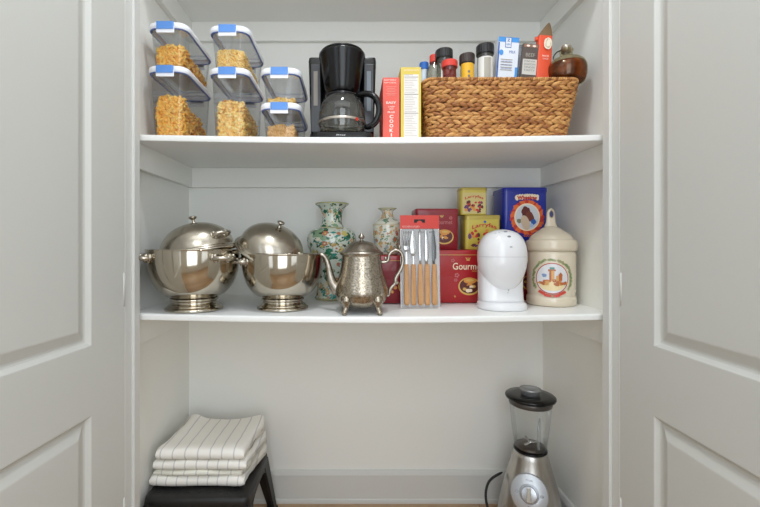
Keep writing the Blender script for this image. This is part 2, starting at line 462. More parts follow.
def pasta(name, cw, L, h, mats, kind, slope, size, n, loc, label):
    """fill of an inner box; slope drops the top towards the back"""
    b = MB(); w = cw - 0.036; l = L - 0.042; y0 = 0.0205
    def top(x, y):
        return h * (1 - slope * (y - y0) / l) - 0.003 + 0.0025 * sin(x * 140 + y * 60) + slope * 0.0
    g = 10; x0 = -w / 2
    core = []; sh = size * 0.9
    ns = 8
    vs = []; fs = []
    for i in range(ns + 1):
        for j in range(ns + 1):
            x = x0 + sh + (w - 2 * sh) * i / ns; y = y0 + sh + (l - 2 * sh) * j / ns
            vs.append((x, y, max(0.004, top(x, y) - sh)))
    nb = len(vs)
    for i in range(ns + 1):
        for j in range(ns + 1):
            x = x0 + sh + (w - 2 * sh) * i / ns; y = y0 + sh + (l - 2 * sh) * j / ns
            vs.append((x, y, 0.003))
    for i in range(ns):
        for j in range(ns):
            a = i * (ns + 1) + j; fs.append((a, a + ns + 1, a + ns + 2, a + 1)); fs.append(tuple(nb + q for q in (a + 1, a + ns + 2, a + ns + 1, a)))
    for i in range(ns):
        for (a, c) in ((i, i + 1), (ns * (ns + 1) + i, ns * (ns + 1) + i + 1), (i * (ns + 1), (i + 1) * (ns + 1)), (i * (ns + 1) + ns, (i + 1) * (ns + 1) + ns)):
            fs.append((a, c, c + nb, a + nb))
    b.add(vs, fs, mats[0], False)
    def piece(p):
        R = Euler((random.uniform(0, 6.28), random.uniform(0, 6.28), random.uniform(0, 6.28))).to_matrix().to_4x4()
        M = Matrix.Translation(p) @ R; m = random.choice(mats[1:])
        s = size * random.uniform(0.85, 1.15)
        if kind == 'elbow':
            arc = [(s * 0.7 * cos(a), s * 0.7 * sin(a), 0) for a in [k * 0.55 - 1.1 for k in range(5)]]
            b.tube(arc, [s * 0.36] * 5, m, 6, M)
        elif kind == 'ring':
            nseg = 9; sg = 5; rings = []
            for q in range(nseg + 1):
                a = 2 * pi * q / nseg
                rings.append([((s * .58 + s * .3 * cos(2 * pi * t / sg)) * cos(a), (s * .58 + s * .3 * cos(2 * pi * t / sg)) * sin(a), s * .3 * sin(2 * pi * t / sg)) for t in range(sg)])
            b.rings(rings, m, False, False, True, M)
        else:  # shell
            rings = []
            for q in range(5):
                a = -1.2 + 2.4 * q / 4
                rings.append([(s * 0.75 * cos(a) * (0.4 + .6 * sin(t / 5 * pi)), s * 0.75 * sin(a) * (0.4 + .6 * sin(t / 5 * pi)), s * 1.0 * (t / 5 - .5) * 1.6) for t in range(6)])
            b.rings(rings, m, False, False, True, M, closed=False)
    for k in range(n):
        r = random.random(); e = size * 0.85
        if r < 0.45: x = random.uniform(x0 + e, -x0 - e); y = y0 + e * random.uniform(.55, 1.1); z = random.uniform(e, max(e, top(x, y) - e * .4))
        elif r < 0.62: x = -x0 - e * random.uniform(.6, 1.1); y = y0 + l * random.random() ** 1.0 * .94 + e; z = random.uniform(e, max(e, top(x, y) - e * .4))
        elif r < 0.68: x = x0 + e * random.uniform(.6, 1.1); y = y0 + l * random.random() * .94 + e; z = random.uniform(e, max(e, top(x, y) - e * .4))
        else: x = random.uniform(x0 + e, -x0 - e); y = y0 + e + (l - 2 * e) * random.random() ** 1.4; z = top(x, y) + random.uniform(-.5, .5) * e
        piece((x, y, max(z, e)))
    o = b.build(name, loc=loc)
    tag(o, label, 'pasta' if kind != 'ring' else 'cereal', None, 'stuff')
    return o

pa = [mat('pasta_core', (206, 146, 58), 0.7), mat('pasta_gold', (255, 196, 84), 0.5), mat('pasta_amber', (250, 180, 66), 0.5), mat('pasta_light', (255, 210, 108), 0.5)]
pb = [mat('pasta_core_pale', (220, 172, 96), 0.7), mat('pasta_pale', (255, 216, 126), 0.5), mat('pasta_yellow', (252, 202, 104), 0.5), mat('pasta_cream', (255, 226, 146), 0.5)]
pc = [mat('cereal_core', (190, 140, 74), 0.8), mat('cereal_tan', (228, 180, 112), 0.6), mat('cereal_toast', (216, 164, 94), 0.6), mat('cereal_light', (238, 196, 132), 0.6)]
YC = 1.067
z2 = lambda x, y=YC: shelf_z(1, x, y) + 0.0006
cx = [-0.4925, -0.3270, -0.1885]
specs = [  # column, height, level z, fill, kind
    (0, 0.199, None, 'clear plastic container two-thirds full of golden elbow pasta, bottom left of the stack'),
    (0, 0.120, 0.199, 'clear container of golden elbow pasta stacked nearest the left wall, on top'),
    (1, 0.197, None, 'tall clear container of pale shell pasta, bottom of the middle stack'),
    (1, 0.116, 0.197, 'clear container of pale pasta, top of the middle stack'),
    (2, 0.105, None, 'short clear container of tan ring cereal beside the coffee maker, bottom one'),
    (2, 0.0965, 0.105, 'short clear container almost empty, stacked on the ring cereal one by the coffee maker'),
]
fills = [
    (0.118, 'elbow', 0.30, 0.0088, 1500, pa, 'golden elbow pasta in the bottom left container'),
    (0.062, 'elbow', 0.25, 0.0088, 900, pa, 'golden elbow pasta in the upper left container'),
    (0.108, 'shell', 0.10, 0.0080, 1300, pb, 'pale shell pasta filling the tall middle container'),
    (0.056, 'elbow', 0.30, 0.0058, 1200, pb, 'pale small pasta in the upper middle container'),
    (0.046, 'ring', 0.15, 0.0052, 1000, pc, 'tan ring cereal in the lower short container'),
    (0.018, 'shell', -0.9, 0.0056, 600, pb, 'thin layer of pale pasta in the upper short container'),
]
for (c, h, lv, lab), (fh, kind, sl, sz, n, pm, flab) in zip(specs, fills):
    x = cx[c]; z = z2(x) + (0 if lv is None else lv - 0.0028)
    if lv is not None: z += 0.0003
    o = container(h); o.location = (x, YC + (0.002 if lv else 0), z); o['label'] = lab
    pasta('pasta' if kind != 'ring' else 'cereal', 0.112, 0.218, fh, pm, kind, sl, sz, n, (x, YC + (0.002 if lv else 0), z + 0.002), flab)

# ------------------------------------------------------------------ coffee maker and carafe
YK = 1.150; xk = X(342, 1.12)
zk = shelf_z(1, xk, 1.06) + 0.0006
cm = thing('coffee_maker', 'black drip coffee maker with conical filter basket and two side columns', 'coffee maker', (xk, YK, zk))
b = MB()  # base with warming plate
b.rings([rrect(0.178, 0.20, 0.03, z, cy=0.005) for z in (0.0, 0.004)] + [rrect(0.172 - q, 0.194 - q, 0.03, z, cy=0.005) for z, q in ((0.020, 0.0), (0.024, 0.010))], black_pl)
b.build('base', cm, sharp=40)
b = MB(); b.lathe([(0.056, 0.0242), (0.056, 0.0265), (0.050, 0.0275)], mat('warming_plate', (40, 40, 42), 0.4, 0.8), 40, c=(0, -0.03)); b.build('warming_plate', cm)
b = MB()  # rear body joining the columns
b.rings([rrect(0.150, 0.06, 0.02, z, cy=0.078) for z in (0.0245, 0.235)], black_pl)
b.build('water_tank', cm, sharp=40)
col_m = mat('smoked_plastic', (46, 47, 50), 0.3)
for s in (-1, 1):
    b = MB()
    b.rings([rrect(0.036 + 0.008 * t, 0.085, 0.010, 0.0246 + 0.240 * t, cx=s * (0.073 + 0.004 * t), cy=0.052) for t in (0, 0.3, 0.6, 0.97)] +
            [rrect(0.040, 0.081, 0.009, 0.2666, cx=s * 0.077, cy=0.052)], black_pl)
    col = b.build('column', cm, sharp=40)
    b = MB()
    b.box(s * 0.077 - 0.013, s * 0.077 + 0.013, 0.0085, 0.0098, 0.05, 0.246, col_m)
    b.build('water_window', col, bevel=0.0006)
    b = MB()
    mm = mat('gauge_grey', (128, 120, 112), 0.4) if s < 0 else mat('gauge_blue_grey', (108, 118, 124), 0.35)
    b.box(s * 0.077 - 0.006, s * 0.077 + 0.006, 0.0075, 0.0084, 0.125 if s < 0 else 0.11, 0.225, mm)
    b.build('gauge', col, bevel=0.0006)
b = MB()
prof = [(0.030, 0.1415), (0.040, 0.1425), (0.044, 0.148), (0.046, 0.154), (0.0485, 0.158), (0.0630, 0.246), (0.0655, 0.250), (0.0655, 0.2555), (0.060, 0.2575)]
b.lathe(prof, black_pl, 56, c=(0, -0.018)); b.build('filter_basket', cm)
b = MB(); b.lathe([(0.060, 0.2577), (0.0625, 0.260), (0.060, 0.2635), (0.045, 0.266), (0.0, 0.267)], black_pl, 56, c=(0, -0.018)); b.build('lid', cm)
b = MB(); b.box(-0.05, 0.05, 0.02, 0.06, 0.232, 0.2445, black_pl); b.build('bridge', cm, bevel=0.004)

cf = thing('glass_carafe', 'empty glass coffee carafe with black handle under the filter basket', 'carafe', (xk, YK - 0.03, zk + 0.0278))
b = MB()
prof = [(0.044, 0.0), (0.052, 0.003), (0.0575, 0.012), (0.061, 0.028), (0.0625, 0.042), (0.061, 0.062), (0.056, 0.080), (0.048, 0.094), (0.043, 0.099), (0.0425, 0.103)]
b.lathe(prof, jar_glass, 56, cap1=False); 
b.build('jug', cf)
b = MB(); b.lathe([(0.0432, 0.0), (0.0432, 0.0)], black_pl, 8)
b = MB()
b.lathe([(0.0428, 0.0955), (0.0455, 0.0965), (0.0455, 0.1035), (0.040, 0.1055), (0.02, 0.1075), (0.0, 0.1075)], black_pl, 56, cap0=False); b.build('lid', cf)
b = MB(); b.lathe([(0.0628, 0.0275), (0.0634, 0.028), (0.0636, 0.0335), (0.0630, 0.0338)], mat('carafe_band', (196, 186, 174), 0.3, 0.9), 56, cap0=False, cap1=False)
b.lathe([(0.0628, 0.0), (0.0628, 0.0)], black_pl, 3) if False else None
b.build('band', cf)
b = MB()
hp = [(0.040, 0.100), (0.056, 0.104), (0.078, 0.102), (0.096, 0.090), (0.106, 0.068), (0.106, 0.044), (0.096, 0.024), (0.080, 0.013), (0.0625, 0.016)]
a = radians(-22)
b.tube([(r * cos(a), r * sin(a), z) for r, z in hp], [0.009, 0.0105, 0.0110, 0.0115, 0.0115, 0.0115, 0.011, 0.0105, 0.009], black_pl, 12, flat=0.8)
b.build('handle', cf, subsurf=1); cf.scale = (1.04, 1.04, 1.045)
b = MB()
fnc = lambda u, v, l: ((0.0632 + l * .0003) * sin(u / 0.063), -(0.0632 + l * .0003) * cos(u / 0.063), v)
b.disc(fnc, 0.042, 0.0285, 0.005, 0.0045, mat('indicator_red', (196, 50, 30), 0.4), 12, layer=2)
b.build('red_mark', cf)
# white maker's marks on the front lip of the base
b = MB(); wm = mat('print_white', (226, 226, 226), 0.5)
fb = lambda u, v, l: (u, -0.0952 - 0.0003 * l, v)
for k, (u, w_) in enumerate(((-0.012, .003), (-0.007, .0024), (-0.002, .003), (0.003, .0024), (0.008, .003))):
    b.ring_print(fb, u + 0.0, 0.0115, 0.0010, 0.0018, wm, 12, a0=0.6 * k, a1=0.6 * k + 5)
b.build('base_print', cm)

# ------------------------------------------------------------------ carton pair
def carton(name, w, d, h, base, loc, rz, cat, label, deco):
    o = thing(name, label, cat, loc, (0, 0, rz))
    b = MB(); b.rings([[(sx * w / 2, sy, z) for sx, sy in ((-1, 0), (1, 0), (1, d), (-1, d))] for z in (0, h)], base, smooth=False)
    fn = lambda u, v, l: (u, -0.0003 - 0.0003 * l, v)
    deco(b, fn)
    b.build('carton', o)
    return o
red_card = mat('red_card', (222, 92, 78), 0.6); yel_card = mat('yellow_card', (214, 190, 84), 0.55); paper = mat('label_paper', (232, 226, 220), 0.7)
ink = mat('ink_grey', (118, 112, 110), 0.7); ink_l = mat('ink_pale', (176, 168, 162), 0.7); wht = mat('print_pale', (246, 226, 216), 0.6); pale_red = mat('print_pink', (232, 150, 138), 0.6)
YX = 1.093
def deco_red(b, fn):
    b.text(fn, 'EASY BAKE', -0.003, 0.171, 0.0042, wht, w=0.032); b.text(fn, 'NATURAL', -0.002, 0.1635, 0.0036, wht, w=0.034)
    for k in range(6): b.rect(fn, -0.014 + 0.003 * (k % 2), 0.014 - 0.003 * (k % 2), 0.152 - k * 0.0045, 0.1533 - k * 0.0045, pale_red, 1)
    b.text(fn, 'EASY', 0.0, 0.109, 0.0065, wht, w=0.027, bold=.02)
    b.text(fn, 'CRISP', 0, 0.098, 0.004, wht, w=0.018); b.text(fn, 'AND', 0, 0.092, 0.004, wht, w=0.012); b.text(fn, 'PLUS', 0, 0.083, 0.005, wht, w=0.019, bold=.02)
    for k, ch in enumerate('COOKIE'): b.text(fn, ch, 0.0005, 0.071 - k * 0.0125, 0.0095, wht, w=0.0105 if ch != 'I' else 0.003, rot=-pi / 2 * 0, bold=.03)
def deco_yel(b, fn):
    b.rect(fn, -0.019, 0.021, 0.004, 0.186, paper, 1)
    b.text(fn, 'NUTRITION FACTS', 0.001, 0.1975, 0.0045, wht, w=0.040)
    b.text(fn, 'FACTS', -0.006, 0.1845, 0.0035, ink, w=0.022)
    z = 0.178
    for k in range(36):
        if k in (0, 10, 21): b.rect(fn, -0.018, 0.020, z, z + 0.0016, ink, 2)
        else: b.rect(fn, -0.017, -0.017 + random.uniform(.02, .036), z, z + 0.0011, ink_l, 2)
        z -= 0.0047
carton('red_food_box', 0.0452, 0.13, 0.178, red_card, (X(391.2, YX), YX, z2(X(391, YX), YX)), 0.0, 'box', 'slim red food carton with white lettering standing beside the coffee maker', deco_red)
carton('yellow_food_box', 0.0552, 0.13, 0.206, yel_card, (X(410.9, YX), YX, z2(X(411, YX), YX)), 0.0, 'box', 'taller yellow food carton showing its white nutrition panel, beside the basket', deco_yel)

# ------------------------------------------------------------------ wicker basket
straw = [mat_noise('hyacinth_%d' % k, [(0.25, c0), (0.5, c1), (0.8, c2)], 25, 0.62, stretch=(3, 3, 14), bump=0.4, dist=0.0012) for k, (c0, c1, c2) in enumerate((
    ((108, 66, 32), (184, 128, 70), (214, 164, 100)), ((88, 50, 26), (156, 98, 50), (192, 138, 78)), ((122, 78, 40), (198, 144, 82), (224, 178, 116))))]
YK0 = 1.083
bx0b, bx1b, bx0t, bx1t = X(432.5, YK0), X(571, YK0), X(424.5, YK0), X(582, YK0)
bcx = (bx0t + bx1t) / 2; bz = shelf_z(1, bcx, 1.09) + 0.001; BH = Z(79.6, YK0) - bz; BD = 0.23
bk = thing('wicker_basket', 'braided brown wicker basket holding spice jars and packets', 'basket', (bcx, YK0, bz))
def bdim(t):  # left, right, front, back at height fraction t
    return ((bx0b + (bx0t - bx0b) * t) - bcx, (bx1b + (bx1t - bx1b) * t) - bcx, 0.018 * (1 - t), BD - 0.018 * (1 - t))
b = MB(); back_m = mat('wicker_core', (84, 52, 26), 0.8)
R = []
for ins, ts in ((0.004, (0, 0.25, 0.5, 0.75, 0.97)), (0.009, (0.97, 0.5, 0.04))):
    for t in ts:
        l, r, f, k = bdim(t)
        R.append(rrect(r - l - 2 * ins, k - f - 2 * ins, 0.03, 0.002 + BH * t, cx=(l + r) / 2, cy=(f + k) / 2))
b.rings(R, back_m, True, True)
rows = 7; rh = (BH - 0.008) / rows
def perim(t):
    l, r, f, k = bdim(t); pts = rrect(r - l, k - f, 0.03, 0, 10, (l + r) / 2, (f + k) / 2)
    pts = [Vector(p) for p in pts]; pts.append(pts[0]); return pts
def along(pts, step):
    out = []; d = 0; acc = 0
    tot = sum((pts[i + 1] - pts[i]).length for i in range(len(pts) - 1)); n = int(tot / step); step = tot / n
    nxt = 0
    for i in range(len(pts) - 1):
        e = pts[i + 1] - pts[i]; L = e.length
        if L < 1e-9: continue
        while nxt <= acc + L and len(out) < n:
            out.append((pts[i] + e * ((nxt - acc) / L), e.normalized())); nxt += step
        acc += L
    return out
for r_ in range(rows):
    for half in (0, 1):
        t = (r_ + 0.25 + half * 0.5) * rh / BH
        for p, tg in along(perim(t), 0.0205):
            jit = random.uniform(-.0015, .0015)
            nrm = tg.cross(Vector((0, 0, 1)))
            sgn = 1 if half else -1
            # strand runs along the row, slanting towards the row's middle in +travel direction
            d = (tg * -1.0 + Vector((0, 0, -sgn * 0.36 + random.uniform(-.07, .07)))).normalized()
            w = nrm; u3 = d.cross(w).normalized()
            Rm = Matrix((d, w, u3)).transposed()
            c = p + Vector((0, 0, 0.004 + BH * t + jit)) + nrm * 0.0005 + tg * (-0.0045 * 0)
            s = random.uniform(.9, 1.1)
            b.ball(c, (0.0165 * s, 0.0052, 0.0059 * random.uniform(.85, 1.12)), random.choice(straw), 8, 6, R=Rm)
b.build('woven_body', bk)
b = MB()
for p, tg in along(perim(1.0), 0.0062):
    nrm = tg.cross(Vector((0, 0, 1)))
    d = (tg * 0.45 + Vector((0, 0, 1))).normalized(); w = nrm; u3 = d.cross(w).normalized(); Rm = Matrix((d, w, u3)).transposed()
    b.ball(p + Vector((0, 0, BH + 0.002)) - nrm * 0.002, (0.0068, 0.0062, 0.0036), random.choice(straw), 8, 6, R=Rm)
b.build('rim', bk)
bfl = bz + 0.012   # inside floor

# jars and packets standing in the basket
def jar(px, Yc, ytop, capw, caph, capcol, bodyw, bodymat, label, content=None, cover=None, shoulder=0.004, tilt=(0, 0), rib=True, name='spice_jar', lw=None, bands=()):
    xc = X(px, Yc); capw *= .97; bodyw *= .98; zt = Z(ytop, Yc - capw / 2); h = zt - bfl
    o = thing(name, label, 'spice jar', (xc, Yc, bfl), (tilt[0], tilt[1], 0), group='spice jars in the basket')
    b = MB(); r = bodyw / 2; cr = capw / 2; nh = h - caph
    b.lathe([(r * .8, 0), (r * .97, 0.003), (r, 0.008), (r, nh - shoulder - 0.010), (r * .97, nh - shoulder - 0.004), (cr * .88, nh - 0.003), (cr * .88, nh + 0.004)], bodymat, 40)
    b.build('glass', o)
    if content:
        b = MB(); b.lathe([(r * .86, 0.004), (r * .92, 0.008), (r * .92, (nh - shoulder) * content[1]), (0, (nh - shoulder) * content[1] + 0.004)], content[0], 28); b.build('contents', o)
    b = MB(); n = 48; rings = []
    for q, z in ((0.97, nh), (1, nh + 0.002), (1, nh + caph - 0.003), (0.95, nh + caph - 0.0006), (0.86, nh + caph)):
        rings.append([(cr * q * (1 + (0.018 if rib and j % 2 else 0)) * cos(2 * pi * j / n), cr * q * (1 + (0.018 if rib and j % 2 else 0)) * sin(2 * pi * j / n), z) for j in range(n)])
    b.rings(rings, capcol, smooth=not rib); b.build('cap', o, bevel=0)
    if cover:
        b = MB()
        z0, z1, m, half = cover
        rr = r + 0.0005
        fn = lambda u, v, l: ((rr + l * .0004) * sin(u), -(rr + l * .0004) * cos(u), v)
        b.rect(fn, -half, half, z0 * nh, z1 * nh, m, 0, 24)
        for (a0, a1, v0, v1, mm) in bands: b.rect(fn, a0, a1, v0 * nh, v1 * nh, mm, 1, 16)
        b.build('label', o)
    return o
red_cap = mat('red_cap', (214, 62, 48), 0.35); black_cap = mat('black_cap', (26, 26, 27), 0.35); brown_cap = mat('brown_cap', (58, 46, 42), 0.4); blue_cap = mat('blue_cap', (38, 98, 178), 0.35)
spice_y = mat('spice_label_yellow', (232, 178, 40), 0.5); spice_r = mat('spice_label_red', (206, 84, 56), 0.5); lab_w = mat('label_white', (226, 224, 218), 0.6); lab_g = mat('label_grey', (172, 166, 154), 0.6)
jar(424, 1.1992, 61, 0.028, 0.022, blue_cap, 0.024, mat('jar_frosted', (196, 206, 218), 0.3), 'slim spice bottle with a blue cap at the left end of the basket', shoulder=0.001)
jar(434.5, 1.1850, 53.3, 0.030, 0.022, red_cap, 0.050, jar_glass, 'clear sloping-shouldered bottle with a red cap behind the black capped one', content=(mat('cream_powder', (214, 200, 172), 0.8), 0.8), shoulder=0.020)
jar(444, 1.1620, 46.5, 0.051, 0.026, black_cap, 0.044, jar_glass, 'clear spice jar with a black cap and white label, behind the short red capped jar', content=(mat('grey_herb', (150, 138, 124), 0.9), 0.72), cover=(0.35, 0.86, lab_w, 0.6))
jar(449.5, 1.1345, 58, 0.0455, 0.019, red_cap, 0.038, mat_clear('tinted_plastic', (214, 130, 118), 0.25, 0.08, 0.25, (150, 60, 50)), 'short translucent jar of red spice with a red ribbed cap', content=(mat('chili_powder', (140, 52, 38), 0.9), 0.9), shoulder=0.001)
jar(467, 1.1400, 51.5, 0.044, 0.026, brown_cap, 0.038, jar_glass, 'spice jar with yellow label, red band and dark brown cap', content=(mat('brown_spice', (112, 78, 48), 0.9), 0.75), cover=(0.45, 0.985, spice_y, 1.25), bands=((-1.25, 1.25, 0.64, 0.74, spice_r), (-.16, .16, 0.80, 0.83, ink), (-.16, .16, 0.855, 0.885, ink)), shoulder=0.002)
jar(485, 1.1440, 41.5, 0.0505, 0.027, black_cap, 0.044, jar_glass, 'tallest clear spice jar with black cap and broad white label', content=(mat('pepper', (120, 106, 92), 0.9), 0.5), cover=(0.62, 0.955, lab_w, 1.3), bands=((-.42, .42, 0.64, 0.94, lab_g),), shoulder=0.006)

def packet(name, label, cat, px0, px1, ytop, Y, d, m, deco, tilt=0.0, h=None, parent_kind='carton', lean=0.0):
    x0, x1 = X(px0, Y), X(px1, Y); w = x1 - x0; zt = Z(ytop, Y); h = zt - bfl
    o = thing(name, label, cat, ((x0 + x1) / 2, Y, bfl), (lean, tilt, 0))
    b = MB(); b.box(-w / 2, w / 2, 0, d, 0, h, m)
    fn = lambda u, v, l: (u, -0.0003 - 0.0003 * l, v)
    deco(b, fn, w, h); b.build(parent_kind, o)
    return o
sky_b = mat('print_sky_blue', (72, 150, 222), 0.5); navy = mat('print_navy', (44, 92, 170), 0.5); card_w = mat('card_white', (226, 230, 238), 0.5)
def deco_g(b, fn, w, h):
    b.rect(fn, -w / 2, w / 2, h - 0.014, h, sky_b, 1); b.rect(fn, w / 2 - 0.007, w / 2, 0, h * .72, sky_b, 1); b.rect(fn, -w / 2, -w / 2 + 0.004, 0, h * .95, navy, 1)
    b.rect(fn, -0.010, 0.008, h - 0.030, h - 0.001, navy, 2); b.rect(fn, -0.0085, 0.0065, h - 0.0285, h - 0.0025, card_w, 3)
    b.text(fn, 'Z', -0.001, h - 0.009, 0.008, navy, 4, w=0.009, bold=.03); b.text(fn, 'GRA', -0.001, h - 0.021, 0.006, navy, 4, w=0.012)
    b.disc(fn, -w / 2 + 0.010, h - 0.045, 0.006, 0.008, sky_b, layer=2)
    b.text(fn, 'MILK', 0.012, h - 0.042, 0.008, navy, 2, w=0.018)
    for k in range(5): b.rect(fn, -0.020, 0.014, h - 0.066 - k * 0.0075, h - 0.0635 - k * 0.0075, ink_l, 2)
    for k in range(3): b.text(fn, 'with real cream', -0.003, h - 0.070 - k * .010, 0.0035, navy, 3, w=0.030)
packet('drink_mix_box', 'tilted blue and white carton standing in the basket', 'box', 491.5, 512, 37, 1.153, 0.03, card_w, deco_g, tilt=radians(4))
bag_m = mat_clear('clear_bag', (220, 226, 236), 0.4, 0.1, 0.25, (196, 204, 214))
def deco_h(b, fn, w, h):
    b.rect(fn, 0.0, 0.010, 0.02, h - 0.01, mat('print_blue', (84, 130, 200), 0.5), 1); b.rect(fn, -w / 2, -w / 2 + .003, 0.0, h, mat('print_orange', (214, 150, 80), 0.5), 1)
packet('clear_packet', 'clear plastic packet with a blue stripe behind the dark packet', 'packet', 509, 522, 44.5, 1.183, 0.02, bag_m, deco_h, tilt=radians(5), parent_kind='wrapper')
dk = mat('packet_brown', (92, 80, 74), 0.5)
def deco_i(b, fn, w, h):
    b.rect(fn, -w / 2 + .002, w / 2 - .002, h - 0.010, h - 0.002, mat('packet_tan', (150, 110, 86), 0.5), 1)
    b.disc(fn, -0.008, h - 0.006, 0.005, 0.003, wht, layer=2); b.disc(fn, 0.009, h - 0.006, 0.005, 0.003, wht, layer=2)
    b.text(fn, 'BEEF', 0, h - 0.032, 0.010, lab_g, 2, w=0.026)
    b.rect(fn, -w / 2 + .002, w / 2 - .002, h - 0.088, h - 0.044, mat('packet_panel', (206, 202, 194), 0.6), 1)
    for k in range(4): b.text(fn, ('STEW MIX', 'SEASON', 'TENDER', 'TASTY')[k], 0, h - 0.050 - k * .0085, 0.005, ink, 2, w=0.032)
packet('seasoning_packet', 'dark brown seasoning packet with a pale lettered panel', 'packet', 515, 530.5, 43.5, 1.136, 0.012, dk, deco_i, tilt=radians(5), parent_kind='wrapper')
# red packet with twisted kraft top
o = thing('red_snack_bag', 'tall narrow orange-red bag with pointed brown top and white emblem', 'packet', (X(536.5, 1.145), 1.147, bfl), (0, radians(4.5), 0))
ht = Z(22, 1.145) - bfl; hr = Z(36.5, 1.145) - bfl
b = MB(); orr = mat('bag_orange_red', (226, 84, 50), 0.45); kraft = mat('kraft_brown', (122, 98, 70), 0.6, bump=(60, 0.4, 0.002))
w0 = 0.041
R = []
for t in (0, 0.05, 0.2, 0.5, 0.8, 1):
    R.append(rrect(w0 * (0.94 + .06 * sin(pi * t)), 0.020 + 0.012 * sin(pi * t), 0.004, hr * t, 3))
b.rings(R, orr)
b.build('bag', o, sharp=50)
b = MB()
R = [rrect(w0 * .86 * (1 - t) ** .75 + 0.003, 0.016 * (1 - t) + 0.003, 0.0014, hr + 0.0005 + (ht - hr) * t, 3, cx=-0.0 + 0.010 * t) for t in (0, 0.25, 0.5, 0.75, 0.92, 1)]
b.rings(R, kraft); b.build('paper_top', o, sharp=50)
b = MB(); fn = lambda u, v, l: (u, -0.0166 - 0.0003 * l, v)
em = mat('emblem_cream', (238, 226, 206), 0.5)
b.disc(fn, 0.004, hr - 0.026, 0.0115, 0.0165, em, 24, layer=1, wob=.05); b.disc(fn, 0.004, hr - 0.026, 0.008, 0.013, mat('emblem_dots', (206, 186, 150), 0.5), 16, layer=2, wob=.2)
b.disc(fn, 0.004, hr - 0.026, 0.006, 0.010, em, 16, layer=3, wob=.2)
b.text(fn, 'RICE', 0.0, hr - 0.062, 0.005, wht, 2, w=0.018); b.text(fn, 'CAKES', 0.0, hr - 0.070, 0.004, wht, 2, w=0.016)
b.build('emblem', o)
b = MB(); b.rings([rrect(0.014 * (1 - t) + .004, 0.006, 0.001, z, 2, cx=-0.018 - 0.006 * t) for t, z in ((0, hr - .002), (1, hr - 0.014))], orr); b.build('torn_flap', o)

# syrup jug, lying on the rim corner of the basket
yj = 1.135; xj = X(566.2, yj); rj = 0.0530
zj = bz + BH + 0.0095
o = thing('syrup_jug', 'round glass jug of dark brown syrup with black cord loop, at right end of basket', 'jug', (xj, yj, zj))
ambg = mat_clear('amber_glass', (240, 234, 212), 0.06, 0.03, 0.0, (196, 186, 148))
b = MB()
b.lathe([(0.040, 0.0), (0.0465, 0.003), (0.0505, 0.012), (0.0525, 0.024), (rj, 0.036), (0.0520, 0.047), (0.047, 0.058), (0.038, 0.066), (0.027, 0.0715), (0.019, 0.0745), (0.0165, 0.079), (0.0160, 0.090), (0.0180, 0.092), (0.0180, 0.096), (0.0150, 0.098)], ambg, 48, cap1=False)
b.build('glass', o)
b = MB()
sy = bpy.data.materials.new('dark_syrup'); sy.use_nodes = True
p = sy.node_tree.nodes['Principled BSDF']; p.inputs['Base Color'].default_value = srgb(70, 30, 12); p.inputs['Roughness'].default_value = 0.15
nt = sy.node_tree; tc = nt.nodes.new('ShaderNodeTexCoord'); nz = nt.nodes.new('ShaderNodeTexNoise'); nz.inputs['Scale'].default_value = 30
rp = ramp_node(nt, [(0.35, (70, 28, 10)), (0.55, (120, 56, 22)), (0.75, (156, 86, 40))]); nt.links.new(tc.outputs['Object'], nz.inputs['Vector']); nt.links.new(nz.outputs['Fac'], rp.inputs[0]); nt.links.new(rp.outputs[0], p.inputs['Base Color'])
b.lathe([(0.039, 0.002), (0.0455, 0.005), (0.0495, 0.013), (0.0512, 0.024), (0.0517, 0.036), (0.0508, 0.046), (0.0475, 0.053), (0.0, 0.0535)], sy, 48)
b.build('syrup', o)
b = MB(); b.lathe([(0.0135, 0.090), (0.0125, 0.101), (0.0135, 0.102), (0.0135, 0.107), (0.011, 0.1085), (0, 0.1085)], mat('jug_stopper', (188, 182, 168), 0.25, 0.6), 24); b.build('stopper', o)
b = MB(); b.tube([(-0.015, -0.004, 0.093), (-0.026, -0.010, 0.089), (-0.040, -0.018, 0.078), (-0.049, -0.024, 0.066), (-0.051, -0.028, 0.054)], 0.0018, rubber, 8); b.build('cord_loop', o, subsurf=1)

# ------------------------------------------------------------------ serving bowls with dome lids
z1 = lambda x, y: shelf_z(0, x, y) + 0.0006
def handle_mb(b, m, S=1.0):
    """cast horizontal handle in its own frame: +X outward"""
    b.tube([(-0.004, -0.018, 0), (0.006, -0.021, 0.001), (0.016, -0.017, 0.002), (0.021, -0.007, 0.001), (0.022, 0.0, 0.0), (0.021, 0.007, 0.001), (0.016, 0.017, 0.002), (0.006, 0.021, 0.001), (-0.004, 0.018, 0)],
           [0.0042, 0.0055, 0.0042, 0.0038, 0.0052, 0.0038, 0.0042, 0.0055, 0.0042], m, 10)
    for s in (-1, 1):
        b.ball((-0.001, s * 0.020, 0.003), (0.005, 0.007, 0.008), m); b.ball((0.000, s * 0.014, -0.003), (0.004, 0.005, 0.006), m)
        b.ball((0.006, s * 0.022, 0.006), (0.005, 0.004, 0.004), m)
    b.ball((0.022, 0, 0.002), (0.0045, 0.006, 0.005), m)
    b.v = [(x * S, y * S, z * S) for x, y, z in b.v]
